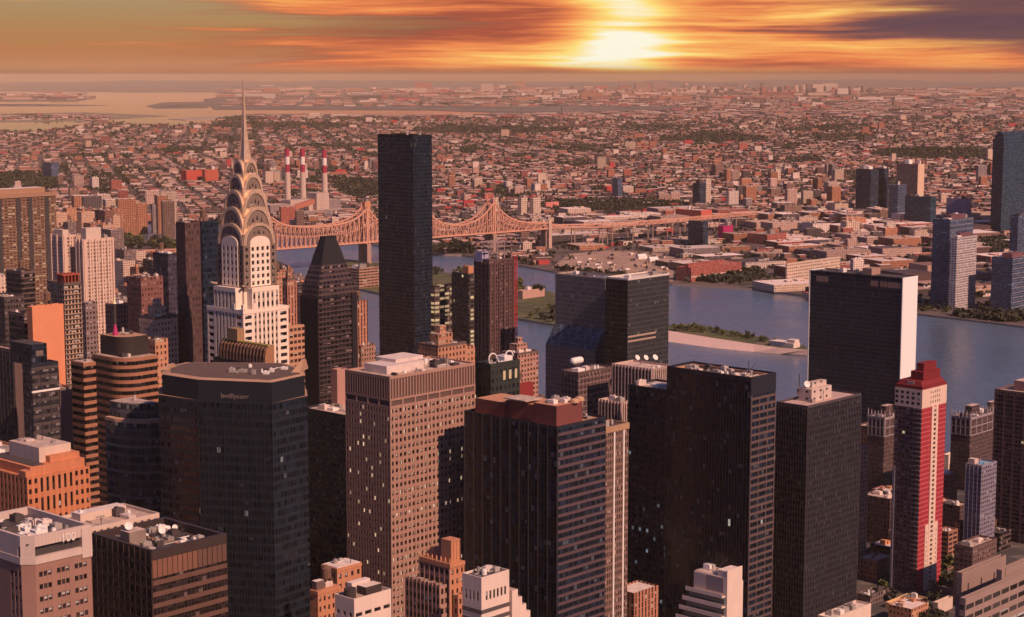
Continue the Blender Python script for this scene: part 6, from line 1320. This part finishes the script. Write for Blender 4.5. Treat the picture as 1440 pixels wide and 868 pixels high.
for i in range(46):
    px = random.uniform(612, 850); t_ = (px-725)/55; lo, hi = np.interp(px, [608, 640, 725, 780, 850], [381, 387, 400, 413, 440]), np.interp(px, [608, 700, 780, 850], [424, 442, 455, 468])
    py = random.choice([random.uniform(lo+1, lo+5), random.uniform(lo+18, hi-2), hi-random.uniform(1, 3)]); tree(px, py, random.uniform(5, 12), i % 4, 'leafy green tree on the grassy tip of the river island', 'trees on the river island', .5)
tree(733, 414, 15, 1, 'round bright tree at the top edge of the island beside the pavilion', None, .5); tree(757, 417, 17, 0, 'big round dark tree behind the pink island pavilion', None, .5)
for i in range(44):
    px = random.uniform(945, 1095); tree(px, np.interp(px, [936, 1000, 1100], [462, 466, 485])+random.uniform(-2, 3), random.uniform(4, 7.5), 1 if i % 3 else 2, 'small bushy tree on the narrow reef island in the river', 'trees on the reef island', 5.0)
for i in range(40):
    px = random.uniform(1292, 1438); tree(px, np.interp(px, [1290, 1440], [437, 455])+random.uniform(-5, 0), random.uniform(4, 7), i % 4, 'small tree along the far waterfront path below the blue towers', 'trees along the far waterfront')
for i in range(30):
    px = random.uniform(960, 1135); tree(px, np.interp(px, [945, 1060, 1138], [396, 403, 412])-random.uniform(0, 14), random.uniform(3, 6), i % 4, 'small tree in the waterfront meadow below the brick red warehouse', 'trees in the waterfront meadow')
for i in range(26):
    px, py = random.choice([(random.uniform(1286, 1318), random.uniform(850, 880)), (random.uniform(1218, 1262), random.uniform(815, 850)), (random.uniform(1318, 1350), random.uniform(790, 850)), (random.uniform(1215, 1262), random.uniform(690, 760))]); tree(px, py, random.uniform(11, 20), i % 4, 'street tree among the low roofs around the crimson tower', 'street trees around the crimson tower')
for i in range(60):
    px = random.uniform(150, 262); tree(px, np.interp(px, [150, 262], [338, 352])+random.uniform(-5, 9), random.uniform(7, 12), (0, 2, 0, 1)[i % 4], 'dark tree in the park by the bridge approach on the near bank', 'trees in the park by the approach')
for i in range(56):
    px = random.uniform(776, 946); tree(px, np.interp(px, [776, 850, 946], [380.5, 388.5, 397])-random.uniform(.5, 4), random.uniform(4, 7.5), (0, 2)[i % 2], 'dark tree in the row between the sandy yard and the river', 'trees between the yard and the river')
b0 = gnd(1095, 486, 5); o = tag(empty('pavilion', (b0.x, b0.y, 5), R(GRID-90)), 'white flat pavilion at the tip of the reef island', 'pavilion')
q = MB(); q.box(-8, -7, 0, 26, 7, 5.5); q.box(15, -5, 5.5, 26, 5, 9.5); q.build('wall', LT, o); q = MB(); q.box(-8.6, -7.6, 5.51, 14.9, 7.6, 6.2); q.build('roof', ROOF_W(), o)

# yard on the far shore: parked trucks and white tents
TRK = [wall('truck_white', (.72, .62, .56)), wall('truck_tan', (.45, .30, .22)), wall('truck_dark', (.10, .08, .08))]
def truck(mi):
    q = MB(); q.box(-5, -1.3, .8, 3, 1.3, 4.0); a = q.build('cargo_box', TRK[mi]); q = MB(); q.box(3.2, -1.2, .6, 5.2, 1.2, 3.0); c = q.build('cab', TRK[(mi+1) % 3]); return a, c
pt = [truck(i) for i in range(3)]
for a, c in pt:
    for o in (a, c): C.objects.unlink(o)
for i in range(56):
    px, py = random.uniform(795, 944), random.uniform(358, 386)
    if py > np.interp(px, shx, shy)-5: continue
    g = gnd(px, py); mi = i % 3; o = tag(empty('parked_truck', (g.x, g.y, 0), .42+random.choice([0, math.pi/2])), f"{['white', 'tan', 'dark'][mi]} box truck parked in the sandy yard on the far shore", 'truck', f"{['white', 'tan', 'dark'][mi]} trucks in the shore yard")
    for s_ in pt[mi]: c = s_.copy(); C.objects.link(c); c.parent = o
land('shore_yard', [(776, 377), (800, 357), (860, 352), (950, 358), (946, 396), (850, 387)], .15, ground_mat('sandy_yard', (.42, .27, .19), (.34, .22, .16), (.22, .15, .12), .02, .06), depth=.1)
for px, py in ((918, 368), (936, 372), (902, 364)):
    g = gnd(px, py); q = MB(); q.box(-9, -6, 0, 9, 6, 5); q.prism([(-9, -6), (9, -6), (9, 6), (-9, 6)], 5, 8.5, 0, 0, [(-8, -.2), (8, -.2), (8, .2), (-8, .2)]); o = q.build('tent', WHITE()); o.location = (g.x, g.y, 0.15); o.rotation_euler = (0, 0, .42); tag(o, 'white ridged tent pitched in the sandy yard on the far shore', 'tent', 'white tents in the shore yard')

# ================================================================== LOW MANHATTAN BLOCKS that fill the streets between the towers
px_at = lambda x, y: proj(x, y, 0)[0]
# of the low blocks only those that can be seen between the towers
SEEN = set(); [SEEN.update(range(int(p.split('-')[0]), int(p.split('-')[-1])+1)) for p in '0-136 139-159 166-182 193-207 221-235 253-265 286-298 312 321-332 359-363 394 414-415 439 457-458 473-475 487 490 508-509 543 555-556 561 564 595-596 599 602-603 618 653 658 665-666 672 674 676 690-691 694 705 713 715 726 736 739 749'.split()]
r = random.Random(77); USED = [(o.location.x, o.location.y) for o in C.objects if o.parent is None and o.get('category') and o.location.y < 2200]
FK = ['brown_dots', 'orange_dots', 'cream_dots', 'grey_dots', 'brick_ribs', 'maroon_dots', 'dark_bands', 'white_dots']; ADJ = ['brown', 'orange brick', 'cream', 'grey', 'ribbed brick', 'maroon', 'dark banded', 'white']
e1 = (math.cos(R(GRID)), math.sin(R(GRID))); e2 = (-e1[1], e1[0]); cnt = 0
for iu in range(-8, 60):
    for iv in range(-62, 100):
        u, v = iu*40+r.uniform(-4, 4), iv*34+r.uniform(-4, 4); x, y = u*e1[0]+v*e2[0], u*e1[1]+v*e2[1]
        if y < 780 or y > 3800: continue
        w, d, h = r.uniform(16, 30), r.uniform(14, 26), r.choice([r.uniform(14, 40), r.uniform(25, 70)])
        if px_at(x, y) > 1190: h = r.uniform(8, 26)
        if px_at(x, y) < 300 and y > 1300: h = r.uniform(30, 95)
        elif px_at(x, y) < 470 and y > 1700: h = r.uniform(25, 75)
        px, py = proj(x, y, h); gx, gy = proj(x, y, 0)
        if not (-20 < px < 1460) or gy < np.interp(gx, [-500, 0, 250, 380, 405, 428, 455, 500, 640, 800, 1140, 1290, 1440], [318, 332, 346, 366, 380, 412, 460, 500, 545, 580, 625, 662, 690]): continue
        lim = np.interp(px, [0, 160, 165, 245, 250, 380, 385, 440, 495, 530, 640, 700, 760, 800, 1140, 1200, 1260, 1340, 1440], [300, 285, 350, 354, 470, 500, 372, 405, 495, 505, 520, 545, 560, 600, 640, 620, 660, 690, 760])
        if y < 1050: lim = max(lim, 560)
        if px > 1190 and y < 1500: lim = max(lim, 850 if y < 1120 else 690)
        if px > 1070 and y < 1030 or 1225 < px < 1350 and y < 1125: continue
        hm_ = (gy-lim-1)*y/F
        if py < lim:
            h = hm_*r.uniform(.6, .97); py = proj(x, y, h)[1]
            if h < 9: continue
        if py < lim or py > 866: continue
        if px > 1190: continue
        if any(u < a_+w_+3 and a_ < u+w+3 and v < c_+d_+3 and c_ < v+d+3 for a_, c_, w_, d_ in TOW): continue
        TOW.append((u, v, w, d))
        k = r.randrange(8); q = MB(); q.box(0, 0, 0, w, d, h-.9, 0, 1); parapet(q, 0, 0, w, d, h-.9, h, .5, 0)
        o = q.build('city_building', [FX[FK[k]](), r.choice([ROOF_L(), ROOF_D(), ROOF_W()])]); o.location = (x, y, 0); o.rotation_euler = (0, 0, R(GRID)); cnt += 1
        tall = h > 42; tag(o, f"{ADJ[k]} {'mid-rise' if tall else 'low'} building packed among the towers on the near bank", 'building', f"{ADJ[k]} {'mid-rise' if tall else 'low'} buildings of the near bank")
        f = T(); f.o = o; clutter_n = r.randint(1, 3)
        for j in range(clutter_n):
            hw, hd = r.uniform(2, 6), r.uniform(2, 5); xx, yy = r.uniform(1, w-hw-1), r.uniform(1, d-hd-1); q = MB(); q.box(xx, yy, h-.9, xx+hw, yy+hd, h+r.uniform(1, 4)); q.build('roof_hut', r.choice([UNIT(), ROOF_L(), OB2]), o)
        if r.random() < .3: water_tank(f, w*.6, d*.6, h-.9)
        if cnt-1 not in SEEN:
            for c in list(o.children): bpy.data.objects.remove(c)
            bpy.data.objects.remove(o)
for iu in range(int(1400/23)):
    for iv in range(-70, 40):
        u, v = 350+iu*25+r.uniform(-2, 2), iv*23+r.uniform(-2, 2); x, y = u*e1[0]+v*e2[0], u*e1[1]+v*e2[1]
        gx, gy = proj(x, y, 0)
        if not (1195 < gx < 1450) or gy > 905 or gy < np.interp(gx, [1140, 1290, 1440], [640, 668, 698]): continue
        if (iu % 4 == 0) or (iv % 7 == 0): continue
        w, d, h = r.uniform(13, 22), r.uniform(12, 20), r.choice([r.uniform(7, 16), r.uniform(12, 30)])
        px, py = proj(x, y, h)
        if py < np.interp(px, [1195, 1260, 1340, 1440], [650, 690, 690, 740]) or (gy > 840 and h > 14): continue
        if any(u < a_+w_+1.5 and a_ < u+w+1.5 and v < c_+d_+1.5 and c_ < v+d+1.5 for a_, c_, w_, d_ in TOW): continue
        TOW.append((u, v, w, d)); k = r.choice([0, 0, 1, 3, 5, 6, 6]); q = MB(); q.box(0, 0, 0, w, d, h-.8, 0, 1); parapet(q, 0, 0, w, d, h-.8, h, .4, 0)
        o = q.build('row_building', [FX[FK[k]](), r.choice([ROOF_L(), ROOF_D(), ROOF_D(), ROOF_W()])]); o.location = (x, y, 0); o.rotation_euler = (0, 0, R(GRID))
        tag(o, f"{ADJ[k]} {'walk-up' if h > 14 else 'flat-roofed row'} building in the low streets around the crimson tower", 'building', f"{ADJ[k]} {'walk-up' if h > 14 else 'row'} buildings of the low streets")
        for j in range(r.randint(1, 3)): hw, hd = r.uniform(1.5, 4), r.uniform(1.5, 4); xx, yy = r.uniform(.6, w-hw-.6), r.uniform(.6, d-hd-.6); q = MB(); q.box(xx, yy, h-.8, xx+hw, yy+hd, h+r.uniform(.6, 2.4)); q.build('roof_hut', r.choice([UNIT(), ROOF_L(), OB2]), o)
        if r.random() < .25: f = T(); f.o = o; water_tank(f, w*.6, d*.6, h-.8, 1.5)
print('infill', cnt, 'sprawl', len(ALLB), 'objects', len(C.objects))
